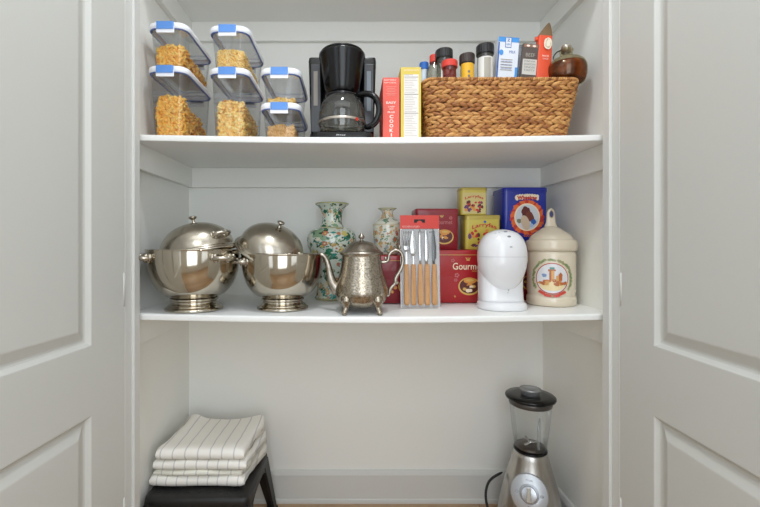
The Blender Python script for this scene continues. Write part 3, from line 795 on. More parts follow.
def bowl_root(label, loc, R0=0.1235, H=0.166, ha=0.0):
    o = thing('serving_bowl', label, 'bowl', loc, (0, 0, ha), group='silver pedestal serving bowls')
    b = MB(); k = R0 / 0.1235
    out = [(0.060, 0.034), (0.070, 0.0375), (0.082, 0.045), (0.094, 0.056), (0.104, 0.070), (0.112, 0.087), (0.1175, 0.107), (0.1205, 0.128), (0.1222, 0.150), (0.1228, 0.1600), (0.1229, 0.1628), (0.1230, 0.1630), (0.1245, 0.1640), (0.1245, 0.1658)]
    inn = [(0.1215, 0.1660), (0.1210, 0.150), (0.1190, 0.128), (0.1150, 0.105), (0.108, 0.085), (0.096, 0.064), (0.080, 0.049), (0.055, 0.040), (0.0, 0.038)]
    b.lathe([(r * k, z) for r, z in out + inn], steel, 96, cap0=True); b.build('bowl', o)
    b = MB()
    foot = [(0.0765, 0.0), (0.0775, 0.003), (0.0760, 0.007), (0.0715, 0.0095), (0.0690, 0.0120), (0.0685, 0.0135), (0.0640, 0.0170), (0.0600, 0.0190), (0.0590, 0.0225), (0.0600, 0.0250), (0.0635, 0.0270), (0.0645, 0.0295), (0.0640, 0.0325), (0.0610, 0.0338)]
    b.lathe([(r * k, z) for r, z in foot], steel, 72); b.build('pedestal', o)
    for a in (pi + 0.70, -0.62):
        b = MB(); handle_mb(b, steel2, 1.3)
        h = b.build('handle', o); h.location = (0.1225 * k * cos(a), 0.1225 * k * sin(a), 0.142); h.rotation_euler = (0, 0, a)
    return o
xb1, yb1 = -0.4335, 1.1150
bowl1 = bowl_root('polished silver pedestal bowl nearest the left wall', (xb1, yb1, z1(xb1, 1.05)))
for ch in bowl1.children: pass
xb2, yb2 = X(282.8, 1.148), 1.148
bowl2 = dup(bowl1, (xb2, yb2, z1(xb2, 1.08)), 'polished silver pedestal bowl beside the teapot', scale=0.945)
for h_, a in zip([c for c in bowl2.children if c.name.startswith('handle')], (pi + 0.60, 0.60)):
    h_.location = (0.1225 * cos(a), 0.1225 * sin(a), 0.142); h_.rotation_euler = (0, 0, a)

def lid_root(label, loc, rot, ha, R0=0.110):
    o = thing('dome_lid', label, 'lid', loc, rot, group='domed silver bowl lids')
    b = MB()
    out = [(R0, 0.0), (R0 + 0.0005, 0.0020), (R0 - 0.0015, 0.0040), (R0 - 0.0055, 0.0052), (R0 - 0.0060, 0.0085), (R0 - 0.0070, 0.0100), (R0 - 0.0115, 0.0108), (R0 - 0.0120, 0.0130)]
    n = 14
    dome = [((R0 - 0.0125) * cos(pi / 2 * k / n) ** 0.95, 0.014 + 0.071 * sin(pi / 2 * k / n)) for k in range(n)] + [(0.0, 0.085)]
    inn = [(0.002, 0.0835)] + [((R0 - 0.0140) * cos(pi / 2 * k / n) ** 0.95, 0.0125 + 0.071 * sin(pi / 2 * k / n)) for k in range(n - 1, -1, -1)] + [(R0 - 0.003, 0.001)]
    b.lathe(out + dome + inn, steel2, 96, cap0=False, cap1=False)
    # join the rim
    b.build('dome', o)
    b = MB(); b.lathe([(0.0075, 0.0845), (0.0050, 0.087), (0.0038, 0.091), (0.0042, 0.0945), (0.0090, 0.0975), (0.0110, 0.1000), (0.0110, 0.1025), (0.0075, 0.1045), (0.0, 0.1050)], steel2, 28); b.build('knob', o)
    b = MB(); handle_mb(b, steel2, 1.15)
    h = b.build('handle', o); el = 0.30; h.location = ((R0 - 0.0165) * cos(el) * cos(ha), (R0 - 0.0165) * cos(el) * sin(ha), 0.014 + 0.071 * sin(el)); h.rotation_euler = (0, -0.15, ha)
    return o
zr1 = bowl1.location.z + 0.166
l1 = lid_root('domed silver lid with top knob, tipped over the bowl nearest the left wall', (xb1 + 0.0125, yb1 + 0.002, zr1 - 0.0105), (0, radians(-10.5), 0), -0.50)
zr2 = bowl2.location.z + 0.157
l2 = dup(l1, (X(270.5, 1.148), yb2 + 0.0, zr2 + 0.004), 'domed silver lid lying askew in the bowl beside the teapot', rot=(radians(18), radians(23), 0), scale=0.94)

# ------------------------------------------------------------------ porcelain vases
def vase_mat(name, zb, base, cols, seed):
    """painted porcelain: scattered blossoms and leaves on a pale glaze, coloured bands by height"""
    m = mat(name, base, 0.12, coat=0.5); nt = m.node_tree; p = nt.nodes['Principled BSDF']; L = nt.links.new
    tc = nt.nodes.new('ShaderNodeTexCoord'); sp = nt.nodes.new('ShaderNodeSeparateXYZ'); L(tc.outputs['Object'], sp.inputs[0])
    mp = nt.nodes.new('ShaderNodeMapping'); mp.inputs['Location'].default_value = (seed, seed * .37, 0); L(tc.outputs['Object'], mp.inputs[0])
    cur = None
    rgb = nt.nodes.new('ShaderNodeRGB'); rgb.outputs[0].default_value = srgb(*base); cur = rgb.outputs[0]
    for k, (c, scale, thr, det) in enumerate(cols):
        n = nt.nodes.new('ShaderNodeTexNoise'); n.inputs['Scale'].default_value = scale; n.inputs['Detail'].default_value = det
        m2 = nt.nodes.new('ShaderNodeMapping'); m2.inputs['Location'].default_value = (seed * 3 + k * 1.7, k * 2.3, k * .9); L(mp.outputs[0], m2.inputs[0]); L(m2.outputs[0], n.inputs['Vector'])
        g = nt.nodes.new('ShaderNodeMath'); g.operation = 'GREATER_THAN'; g.inputs[1].default_value = thr; L(n.outputs['Fac'], g.inputs[0])
        mx = nt.nodes.new('ShaderNodeMixRGB'); L(g.outputs[0], mx.inputs[0]); L(cur, mx.inputs[1]); mx.inputs[2].default_value = srgb(*c); cur = mx.outputs[0]
    for z0, z1_, c in zb:
        a = nt.nodes.new('ShaderNodeMath'); a.operation = 'GREATER_THAN'; a.inputs[1].default_value = z0; L(sp.outputs['Z'], a.inputs[0])
        c2 = nt.nodes.new('ShaderNodeMath'); c2.operation = 'LESS_THAN'; c2.inputs[1].default_value = z1_; L(sp.outputs['Z'], c2.inputs[0])
        q = nt.nodes.new('ShaderNodeMath'); q.operation = 'MULTIPLY'; L(a.outputs[0], q.inputs[0]); L(c2.outputs[0], q.inputs[1])
        mx = nt.nodes.new('ShaderNodeMixRGB'); L(q.outputs[0], mx.inputs[0]); L(cur, mx.inputs[1]); mx.inputs[2].default_value = srgb(*c); cur = mx.outputs[0]
    L(cur, p.inputs['Base Color'])
    return m
yv = 1.325; xv = X(332, yv); zv = z1(xv, 1.28)
PXV = yv / F
vh = Z(203.5, yv) - zv
prof_px = [(16.0, 0), (16.8, 1.0), (16.9, 2.5), (15.6, 4), (14.6, 10), (14.2, 18), (14.8, 26), (17.5, 36), (21, 46), (24.0, 56), (24.7, 62), (24.2, 67), (22, 71.5), (18, 74.3), (13.6, 75.5), (12.0, 76.2), (11.6, 77.5), (10.2, 80), (9.6, 85), (9.9, 90), (11.5, 95), (14.3, 98.4), (16.6, 100), (17.0, 101.2), (16.4, 101.5)]
kz = vh / (101.5 * PXV)
vprof = [(r * PXV, z * PXV * kz) for r, z in prof_px]
g1 = vase_mat('famille_verte', [(0.0, 0.008, (170, 164, 120)), (vh * .735, vh * .75, (190, 186, 140)), (vh * .985, vh * 1.01, (166, 168, 118))], (206, 214, 200),
              [((128, 158, 124), 26, .58, 3), ((48, 104, 76), 40, .60, 3), ((54, 124, 108), 34, .65, 2), ((188, 158, 104), 48, .66, 2), ((60, 62, 44), 70, .66, 2)], 3.1)
vz = thing('porcelain_vase', 'large green floral porcelain vase with flared neck behind the teapot', 'vase', (xv, yv, zv))
b = MB(); b.lathe(vprof + [(vprof[-1][0] - 0.004, vprof[-1][1] - 0.002), (0.026, vh * .9), (0.028, vh * .8)], g1, 64)
fnv_prof = vprof
def surf(prof, off=0.0004):
    def fn(u, v, l):
        for (r0, za), (r1, zb_) in zip(prof, prof[1:]):
            if za <= v <= zb_ and zb_ > za: r = r0 + (r1 - r0) * (v - za) / (zb_ - za); break
        else: r = prof[-1][0]
        r += off * (1 + l); a = u
        return (r * sin(a), -r * cos(a), v)
    return fn
def blossoms(b, fn, n, umax, v0, v1, size, pal, leaves, seed):
    rnd = random.Random(seed)
    for k in range(n):
        u = rnd.uniform(-umax, umax); v = rnd.uniform(v0, v1); s = size * rnd.uniform(.6, 1.2); R0 = 0.06
        if rnd.random() < 0.45:
            a0 = rnd.uniform(0, 6); c = rnd.choice(pal)
            for q in range(5): b.disc(fn, u + s * .8 / R0 * cos(a0 + q * 1.257), v + s * .8 * sin(a0 + q * 1.257), s * .55 / R0, s * .55, c, 8, layer=1)
            b.disc(fn, u, v, s * .4 / R0, s * .4, rnd.choice(pal), 8, layer=2)
        else:
            c = rnd.choice(leaves)
            for q in range(3): 
                a = rnd.uniform(0, 6.28); b.disc(fn, u + s * cos(a) / R0, v + s * sin(a), s * 1.1 / R0, s * .45, c, 8, rot=0 if rnd.random() < .5 else 0.03, layer=0, wob=.2)
pal1 = [mat('paint_peach', (204, 166, 124), 0.2), mat('paint_yellow', (204, 190, 116), 0.2), mat('paint_white', (222, 224, 212), 0.2), mat('paint_cream', (214, 208, 184), 0.2), mat('paint_coral', (186, 122, 92), 0.2)]
lv1 = [mat('paint_green', (50, 118, 84), 0.2), mat('paint_teal', (58, 140, 128), 0.2), mat('paint_darkgreen', (34, 70, 50), 0.2)]
blossoms(b, surf(vprof), 95, 1.5, vh * .04, vh * .70, 0.0062, pal1, lv1, 5)
blossoms(b, surf(vprof), 60, 1.5, vh * .03, vh * .16, 0.0066, [pal1[0], pal1[3]], [lv1[1], lv1[1], lv1[0], mat('paint_seagreen', (88, 160, 150), 0.2)], 15)
blossoms(b, surf(vprof), 50, 1.5, vh * .79, vh * .95, 0.0046, pal1, lv1, 6)
b.build('body', vz)

# ------------------------------------------------------------------ tins
def tin(name, label, w, d, h, loc, mt, lid_m, deco=None, lidh=0.014, rc=0.010, rz=0, group=None, cat='tin', seam=None):
    o = thing(name, label, cat, loc, (0, 0, rz), group)
    b = MB()
    b.rings([rrect(w - 0.003, d - 0.003, rc, 0, cy=d / 2), rrect(w, d, rc, 0.0015, cy=d / 2), rrect(w, d, rc, h - lidh, cy=d / 2)], mt)
    fn = lambda u, v, l: (u, -0.0003 - 0.00025 * l, v)
    if deco: deco(b, fn, w, h)
    b.build('body', o, sharp=50)
    b = MB()
    W, D = w + 0.003, d + 0.003
    b.rings([rrect(W, D, rc + .001, h - lidh + 0.0002, cy=d / 2), rrect(W, D, rc + .001, h - 0.003, cy=d / 2), rrect(W - 0.003, D - 0.003, rc, h - 0.0008, cy=d / 2), rrect(W - 0.008, D - 0.008, rc, h, cy=d / 2)], lid_m)
    if seam: b.rings([rrect(W + .0006, D + .0006, rc + .001, z, cy=d / 2) for z in (h - lidh + .0006, h - lidh + 0.0022)], seam, False, False)
    b.build('lid', o, sharp=50)
    return o
tred = mat('tin_red', (172, 28, 36), 0.3, coat=0.3); tred2 = mat('tin_deep_red', (142, 30, 42), 0.35, coat=0.2); gold = mat('print_gold', (216, 176, 92), 0.4); cream = mat('print_cream', (242, 226, 196), 0.4)
choc = mat('print_chocolate', (92, 34, 30), 0.4); caramel = mat('print_caramel', (216, 146, 62), 0.4); tyel = mat('tin_yellow', (206, 188, 82), 0.35, coat=0.2); tyel_lid = mat('tin_olive_gold', (186, 166, 84), 0.35, 0.3)
tblue = mat('tin_blue', (28, 44, 150), 0.28, coat=0.3); pink_p = mat('print_rose', (192, 110, 110), 0.4); rdp = mat('print_red', (196, 52, 44), 0.4); purple = mat('print_purple', (104, 60, 110), 0.4); orange = mat('print_orange2', (224, 106, 48), 0.4)
def pie(b, fn, cu, cv, r, seed=1):
    rnd = random.Random(seed)
    b.disc(fn, cu, cv, r, r * .80, gold, 28, layer=1); b.disc(fn, cu, cv + r * .04, r * .88, r * .68, choc, 24, layer=2)
    for k in range(9):
        a = rnd.uniform(0, 6.28); q = rnd.uniform(.1, .6) * r
        b.disc(fn, cu + q * cos(a), cv + q * .7 * sin(a), r * rnd.uniform(.14, .26), r * rnd.uniform(.1, .2), rnd.choice([caramel, gold, choc, cream]), 10, layer=3, wob=.2)
    b.disc(fn, cu + r * .05, cv + r * .5, r * .55, r * .28, caramel, 16, layer=4, wob=.06)
    b.disc(fn, cu + r * .05, cv + r * .55, r * .35, r * .12, gold, 16, layer=5)
def flake(b, fn, u, v, s, m):
    for q in range(5): b.disc(fn, u + s * cos(q * 1.257), v + s * sin(q * 1.257), s * .6, s * .5, m, 8, layer=1)
def deco_gourmet(off):
    def f(b, fn, w, h):
        hx = h - 0.014
        b.text(fn, 'Gourmet', off, h * .69, 0.021, cream, 3, w=0.094, bold=.01)
        for q in (-1, 0, 1): b.disc(fn, off + q * .0045, h * .83, 0.0014, 0.0055, gold, 8, rot=-q * .5, layer=2)
        b.rect(fn, off - .005, off + .005, h * .795, h * .805, gold, 2)
        b.text(fn, 'selection', off + 0.026, h * .605, 0.006, gold, 3, w=0.026)
        pie(b, fn, off + 0.004, h * .31, 0.034, 3)
        flake(b, fn, off - .034, h * .52, 0.005, pink_p); flake(b, fn, off - .046, h * .80, 0.004, pink_p); flake(b, fn, off - .038, h * .43, 0.0035, pink_p)
        flake(b, fn, off - .040, h * .12, 0.002, gold)
    return f
Y1 = 1.225
xg0, xg1 = X(431, Y1), X(503, Y1); wg = xg1 - xg0
ZT = 0.8905
def zfit(x, y): return z1(x, y)
zg = zfit((xg0 + xg1) / 2, Y1 + .06)
hg = ZT - zg
tin('gourmet_tin', 'bright red tin lettered Gourmet standing on the shelf behind the white appliance', wg, 0.105, hg, ((xg0 + xg1) / 2, Y1, zg), tred, tred, deco_gourmet(X(468, Y1) - (xg0 + xg1) / 2), lidh=0.017, seam=gold, group='red confectionery tins')
# left lower tin, carrying the small vase
Y2 = 1.219; xa, xb_ = X(376, Y2), X(428.5, Y2); zl = zfit((xa + xb_) / 2, Y2 + .06); hl = 0.874 - zl
def deco_left(b, fn, w, h):
    rnd = random.Random(4)
    for k in range(6): b.disc(fn, rnd.uniform(-w * .4, w * .1), rnd.uniform(.02, h * .8), 0.006, 0.005, caramel, 12, layer=1, wob=.2)
    pie(b, fn, 0.02, h * .35, 0.032, 7)
tin('red_tin', 'dark red tin standing behind the teapot handle, the small vase on it', xb_ - xa, 0.10, hl, ((xa + xb_) / 2, Y2, zl), tred2, tred, deco_left, lidh=0.018, seam=gold, group='red confectionery tins')
# right lower tin under the blue one
Y3 = 1.272; xa, xb_ = X(504, Y3), X(546, Y3); zr = zfit((xa + xb_) / 2, Y1 + .06)
tin('red_tin', 'red tin mostly hidden between the white appliance and the crock, beneath the blue tin', xb_ - xa, 0.11, ZT - zr, ((xa + xb_) / 2, Y3, zr), tred2, tred, deco_left, lidh=0.017, seam=gold, group='red confectionery tins')
# upper dark red tin
Yu = 1.239; xa, xb_ = X(415.8, Yu), X(458.5, Yu)
def deco_up(b, fn, w, h):
    b.text(fn, 'Gourmet', 0.020, h * .67, 0.013, pink_p, 3, w=0.054, bold=.01)
    for q in (-1, 0, 1): b.disc(fn, 0.014 + q * .0035, h * .81, 0.0012, 0.0045, gold, 8, rot=-q * .5, layer=2)
    flake(b, fn, 0.042, h * .77, 0.0036, pink_p)
    pie(b, fn, 0.022, h * .31, 0.029, 9)
tin('red_tin', 'dull dark red tin on the upper row, left of the yellow tins', xb_ - xa, 0.085, Z(208.5, Yu) - ZT - 0.0004, ((xa + xb_) / 2, Yu, ZT + 0.0004), tred2, tred2, deco_up, lidh=0.014, group='red confectionery tins')
# yellow tins
Yy = 1.243; xa, xb_ = X(465.5, Yy), X(500.5, Yy); zy = Z(214.8, Yy)
def deco_yb(b, fn, w, h):
    b.text(fn, 'Larryfas', 0.004, h * .70, 0.016, rdp, 3, w=w * .70, arc=6, bold=.02); b.disc(fn, 0.006, h * .80, .004, .004, navy, 10, layer=2)
    rnd = random.Random(8)
    for k in range(26): b.disc(fn, rnd.uniform(-w * .38, w * .36), rnd.uniform(h * .1, h * .56), rnd.uniform(.004, .009), rnd.uniform(.003, .006), rnd.choice([rdp, choc, caramel, purple, rdp]), 10, rot=rnd.uniform(0, 3), layer=1 + k % 3, wob=.25)
tin('yellow_tin', 'larger yellow confectionery tin with red lettering, under the small one', xb_ - xa, 0.068, zy - ZT - 0.0004, ((xa + xb_) / 2, Yy, ZT + 0.0004), tyel, tyel_lid, deco_yb, lidh=0.014, group='yellow confectionery tins')
Ys = 1.249; xa, xb_ = X(461, Ys), X(487.3, Ys)
def deco_ys(b, fn, w, h):
    b.text(fn, 'Larryfas', 0.0, h * .66, 0.011, rdp, 3, w=w * .70, arc=8, bold=.02)
    rnd = random.Random(9)
    b.rect(fn, -w * .44, w * .44, h * .04, h * .80, mat('print_straw', (206, 190, 126), 0.4), 0)
    for k in range(26): b.disc(fn, rnd.uniform(-w * .36, w * .36), rnd.uniform(h * .1, h * .48), rnd.uniform(.003, .007), rnd.uniform(.003, .006), rnd.choice([rdp, choc, caramel, purple, choc]), 10, rot=rnd.uniform(0, 3), layer=1 + k % 3, wob=.25)
tin('yellow_tin', 'small yellow confectionery tin stacked on the larger yellow tin', xb_ - xa, 0.052, Z(187.2, Ys) - zy - 0.0004, ((xa + xb_) / 2, Ys, zy + 0.0004), tyel, tyel_lid, deco_ys, lidh=0.009, group='yellow confectionery tins')
# blue tin
Yb_ = 1.2735; xa, xb_ = X(503.5, Yb_), X(548, Yb_)
def deco_blue(b, fn, w, h):
    cu, cv = 0.004, h * .52
    rnd = random.Random(2)
    for k in range(34):
        a = 2 * pi * k / 34; b.disc(fn, cu + 0.044 * cos(a), cv + 0.047 * sin(a), rnd.uniform(.008, .012), rnd.uniform(.007, .010), orange if k % 3 else rdp, 10, layer=1, wob=.25)
    b.disc(fn, cu, cv, 0.041, 0.044, cream, 32, layer=2)
    b.disc(fn, cu, cv, 0.037, 0.040, mat('print_sky', (206, 208, 214), 0.4), 32, layer=3)
    b.disc(fn, cu - 0.004, cv + 0.016, 0.015, 0.018, choc, 16, layer=4, wob=.12); b.disc(fn, cu + 0.008, cv + 0.002, 0.013, 0.018, mat('print_umber', (112, 52, 38), 0.4), 14, rot=.5, layer=5, wob=.12)
    b.disc(fn, cu - 0.006, cv - 0.018, 0.013, 0.024, mat('print_cone', (206, 184, 158), 0.4), 16, rot=.3, layer=6, wob=.05)
    b.disc(fn, cu + 0.020, cv - 0.015, 0.010, 0.009, navy, 12, layer=5, wob=.2); b.disc(fn, cu + 0.012, cv - 0.026, 0.010, 0.006, mat('print_mist', (170, 190, 222), 0.4), 12, layer=5, wob=.2)
    b.disc(fn, cu - 0.026, cv - 0.012, 0.008, 0.007, mat('print_moss', (120, 124, 96), 0.4), 12, layer=5, wob=.2)
    for q in range(9): b.disc(fn, cu - 0.032 + q * 0.008, h * .835 + 0.003 * sin(q * pi / 8), .0062, .0088, cream, 10, layer=3, wob=.2)
    b.text(fn, 'Wheelow', cu, h * .835, 0.0130, rdp, 6, w=0.064, arc=1.5, bold=.05)
    b.text(fn, 'cocoa', cu + .004, h * .225, 0.008, orange, 5, w=0.03, bold=.02)
tin('blue_tin', 'tall royal blue tin with round picture and orange wreath, on the upper row', xb_ - xa, 0.102, Z(187.2, Yb_) - ZT - 0.0004, ((xa + xb_) / 2, Yb_, ZT + 0.0004), tblue, tblue, deco_blue, lidh=0.015, rc=0.014)

# small vase on the left tin
ys = 1.262; xs = X(387.3, ys); zs = 0.874 + 0.0004; hs = Z(208.3, ys) - zs; P2 = ys / F * 1.07
pp = [(9.0, 0), (10.0, 1.2), (11.2, 5), (12.6, 12), (13.4, 22), (13.7, 30), (13.6, 32.5), (12.2, 34.6), (8.6, 37.2), (6.6, 39.0), (5.7, 40.5), (5.2, 43.5), (5.4, 46.0), (7.3, 47.8), (8.8, 48.6), (8.6, 49.2)]
kk = hs / (49.2 * P2); sp2 = [(r * P2, z * P2 * kk) for r, z in pp]
g2 = vase_mat('famille_rose', [(hs * .62, hs * .655, (196, 186, 160)), (hs * .97, hs * 1.01, (186, 184, 150)), (0, hs * .03, (190, 180, 150))], (212, 210, 196),
              [((200, 170, 130), 46, .62, 3), ((178, 130, 104), 60, .66, 3), ((110, 138, 116), 50, .64, 2), ((214, 168, 74), 56, .68, 2), ((150, 162, 170), 48, .68, 2)], 8.3)
v2 = thing('porcelain_vase', 'small cream floral vase standing on a red tin behind the teapot', 'vase', (xs, ys, zs))
b = MB(); b.lathe(sp2 + [(0.012, hs * .93), (0.013, hs * .85)], g2, 56)
lv2 = [mat('paint_sage', (120, 146, 112), 0.2), mat('paint_olive', (130, 128, 80), 0.2)]; pal2 = [mat('paint_ochre', (206, 156, 74), 0.2), mat('paint_rust', (176, 96, 66), 0.2), mat('paint_bluegrey', (150, 166, 176), 0.2), pal1[0]]
blossoms(b, surf(sp2), 60, 1.4, hs * .06, hs * .60, 0.0042, pal2, lv2, 11); blossoms(b, surf(sp2), 10, 1.4, hs * .80, hs * .90, 0.003, pal2, lv1, 12)
b.build('body', v2)

# ------------------------------------------------------------------ silver teapot
yt = 1.097; xt = X(361.5, yt); zt_ = z1(xt, 1.05); Q = yt / F
tp = thing('silver_teapot', 'engraved silver teapot with scroll handle and four feet', 'teapot', (xt, yt, zt_))
HT = Z(233.5, yt) - zt_
zz_ = lambda py: (Z(py, yt) - zt_)
b = MB()
prof = [(10, 306.5), (16, 306.0), (21, 303.5), (24.5, 299), (26.3, 293.5), (26.2, 288), (24.6, 281), (22.2, 274), (20.6, 267), (19.6, 260), (19.4, 256.5), (19.6, 255.2), (21.2, 254.6)]
b.lathe([(r * Q, zz_(y)) for r, y in prof], silver, 72, cap1=True); b.build('body', tp)
b = MB()
prof = [(21.4, 254.5), (21.9, 253.3), (21.4, 252.0), (19.6, 251.3), (18.8, 250.0), (17.4, 249.0), (14.6, 245.6), (10.4, 242.6), (6.0, 241.2), (2.6, 240.4)]
b.lathe([(r * Q, zz_(y)) for r, y in prof], silver_pl, 64)
lid = b.build('lid', tp)
b = MB(); b.lathe([(r * Q, zz_(y)) for r, y in [(2.4, 240.6), (1.4, 239.8), (1.3, 239.2), (2.6, 238.4), (3.1, 237.0), (2.6, 235.4), (1.3, 234.4), (1.2, 233.8), (0.5, 233.2)]], silver_pl, 20); b.build('finial', lid)
b = MB()
sp_pts = [(-20, 291), (-25.5, 288.5), (-29.5, 283), (-31.3, 276), (-32.6, 268), (-34.2, 261), (-37.0, 256.0), (-40.0, 254.3), (-42.0, 254.8)]
b.tube([(x * Q, 0.0, zz_(y)) for x, y in sp_pts], [q * Q for q in (7.5, 6.6, 5.2, 4.0, 3.3, 2.9, 2.6, 2.4, 2.6)], silver_pl, 16)
b.build('spout', tp, subsurf=1)
b = MB()
hp = [(18.5, 261.5), (22, 262.5), (25.5, 262.0), (27.2, 259.5), (27.0, 255.5), (29.5, 251.5), (34.5, 249.2), (39.2, 251.2), (41.6, 256.5), (41.4, 264), (38.8, 271), (34.6, 276.5), (33.6, 280.0), (34.4, 283.0), (31.5, 285.5), (28.6, 288.5), (27.6, 291.5), (27.8, 295), (26.0, 296.5), (24.5, 293.5)]
b.tube([(x * Q, 0.0, zz_(y)) for x, y in hp], [q * Q for q in (1.7, 1.9, 1.6, 1.9, 1.4, 1.7, 1.9, 2.1, 2.1, 2.0, 1.9, 2.0, 2.3, 1.8, 1.5, 1.9, 1.5, 1.3, 1.4, 1.4)], silver_pl, 12)
b.ball((38.2 * Q, 0, zz_(247.2)), (1.8 * Q, 1.6 * Q, 2.6 * Q), silver_pl); b.ball((35.2 * Q, 0, zz_(282.8)), (2.2 * Q, 1.6 * Q, 1.6 * Q), silver_pl); b.ball((24.2 * Q, 0, zz_(258.5)), (1.6 * Q, 1.6 * Q, 2.2 * Q), silver_pl)
b.build('handle', tp, subsurf=1)
zf0 = 0.0
for a in (radians(-130), radians(-50), radians(50), radians(130)):
    b = MB(); ca, sa = cos(a), sin(a)
    # feet stand on a ring of ~24 px radius
    rp_ = [(22.5, 16.5, 3.6), (24.5, 14.5, 4.2), (25.4, 12.0, 3.8), (25.0, 9.0, 2.6), (25.4, 6.0, 2.0), (26.8, 3.5, 1.9), (28.6, 1.7, 2.2), (30.0, 1.35, 1.35)]
    fr = 0.94
    b.tube([(r * fr * Q * ca, r * fr * Q * sa, z * Q) for r, z, w in rp_], [w * 1.35 * Q for *_, w in rp_], silver, 10)
    for s in (-1, 1):
        t = Vector((-sa, ca, 0)) * s
        for (r, z, o_, q) in ((23.2, 17.5, 4.6, 1.9), (24.0, 14.0, 4.8, 1.7), (24.6, 11.0, 3.2, 1.6), (22.2, 20.0, 2.4, 1.9)):
            b.ball((r * fr * Q * ca + t.x * o_ * Q, r * fr * Q * sa + t.y * o_ * Q, z * Q), q * Q, silver, 8, 5)
    b.build('foot', tp)

# ------------------------------------------------------------------ pack of knives
yp = 1.1456; xp = X(420.8, yp); zp = z1(xp, yp); wp = 0.1135; hp_ = 0.268
pk = thing('knife_pack', 'blister pack of five wooden-handled steak knives and forks with red header', 'knife set', (xp, yp, zp + 0.0005), (radians(-4.0), 0, 0))
card = mat('pack_card', (244, 240, 237), 0.6); redh = mat('pack_red', (214, 60, 48), 0.45)
b = MB(); b.box(-wp / 2, wp / 2, 0.004, 0.0055, 0, hp_, card)
fn = lambda u, v, l: (u, 0.0037 - 0.0002 * l, v)
# red header with a hang slot
b.rect(fn, -wp / 2, wp / 2 - 0.0, hp_ - 0.012, hp_, redh, 1); b.rect(fn, -wp / 2, -0.016, hp_ - 0.022, hp_ - 0.012, redh, 1); b.rect(fn, 0.016, wp / 2, hp_ - 0.022, hp_ - 0.012, redh, 1)
b.rect(fn, -wp / 2, wp / 2, hp_ - 0.040, hp_ - 0.022, redh, 1)
b.rect(fn, -0.016, 0.016, hp_ - 0.022, hp_ - 0.012, dark_in, 1)
b.disc(fn, 0, hp_ - 0.022, 0.008, 0.006, redh, layer=2)
b.text(fn, 'KITCHEN CUTLERY', -0.025, hp_ - 0.0335, 0.0055, mat('pack_pale', (236, 190, 180), 0.5), 2, w=0.050)
b.text(fn, 'stainless', -0.030, hp_ - 0.050, 0.007, ink, 2, w=0.030); b.text(fn, 'steel', 0.004, hp_ - 0.049, 0.006, ink, 2, w=0.018); b.text(fn, 'set', 0.036, hp_ - 0.049, 0.006, ink, 2, w=0.018)
b.build('backing_card', pk)
kw = mat_noise('handle_wood', [(0.3, (206, 138, 62)), (0.7, (230, 168, 92))], 40, 0.45, stretch=(4, 4, .4))
blade = mat('blade_steel', (206, 206, 204), 0.22, 1.0); bladed = mat('blade_dark', (96, 98, 98), 0.3, 1.0)
for k, u in enumerate((-0.0405, -0.0205, -0.0005, 0.0190, 0.0395)):
    nm = 'fork' if k in (0, 1) else 'knife'
    b = MB()
    b.rings([rrect(w_, 0.0095, 0.003, z, 3, cx=u + dx, cy=-0.0035) for z, w_, dx in ((0.008, 0.010, 0), (0.014, 0.0155, 0), (0.05, 0.0160, 0), (0.085, 0.0150, 0), (0.122, 0.0130, 0), (0.125, 0.011, 0))], kw)
    ut = b.build('wooden_handle', pk)
    b = MB()
    if k == 0:
        b.box(u - .0022, u + .0022, -0.0045, -0.0025, 0.122, 0.165, blade)
        b.rings([rrect(w_, 0.0022, 0.0008, z, 2, cx=u, cy=-0.0035) for z, w_ in ((0.160, .006), (0.168, .016), (0.182, .018))], blade)
        for q in (-1, 0, 1): b.tube([(u + q * .0072, -0.0035, 0.180), (u + q * .0080, -0.0042, 0.20), (u + q * .0066, -0.0036, 0.222)], [.0018, .0017, .0008], blade, 6)
    elif k == 1:
        b.box(u - .0022, u + .0022, -0.0045, -0.0025, 0.122, 0.150, blade)
        b.rings([rrect(w_, 0.002, 0.0008, z, 2, cx=u, cy=-0.0035) for z, w_ in ((0.148, .005), (0.158, .016), (0.175, .019), (0.200, .014), (0.220, .006), (0.226, .002))], blade)
    else:
        mt = bladed if k == 4 else blade
        prof = ((0.1225, .007), (0.138, .007), (0.142, .011), (0.175, .0125), (0.205, .009), (0.222, .0045), (0.228, .0018)) if k != 2 else ((0.1225, .0055), (0.14, .0055), (0.17, .0085), (0.205, .007), (0.228, .002))
        b.rings([rrect(w_, 0.002, 0.0008, z, 2, cx=u - (0.006 - w_ / 2) * .5 * (k != 2), cy=-0.0035) for z, w_ in prof], mt)
    b.build('blade', pk)
b = MB()
b.rings([rrect(wp - .004 - q, 0.014 - q, 0.004, z, 4, cy=-0.0035) for z, q in ((0.002, .004), (0.005, 0), (hp_ - 0.045, 0), (hp_ - 0.041, .006))], film_m)
b.build('clear_film', pk)

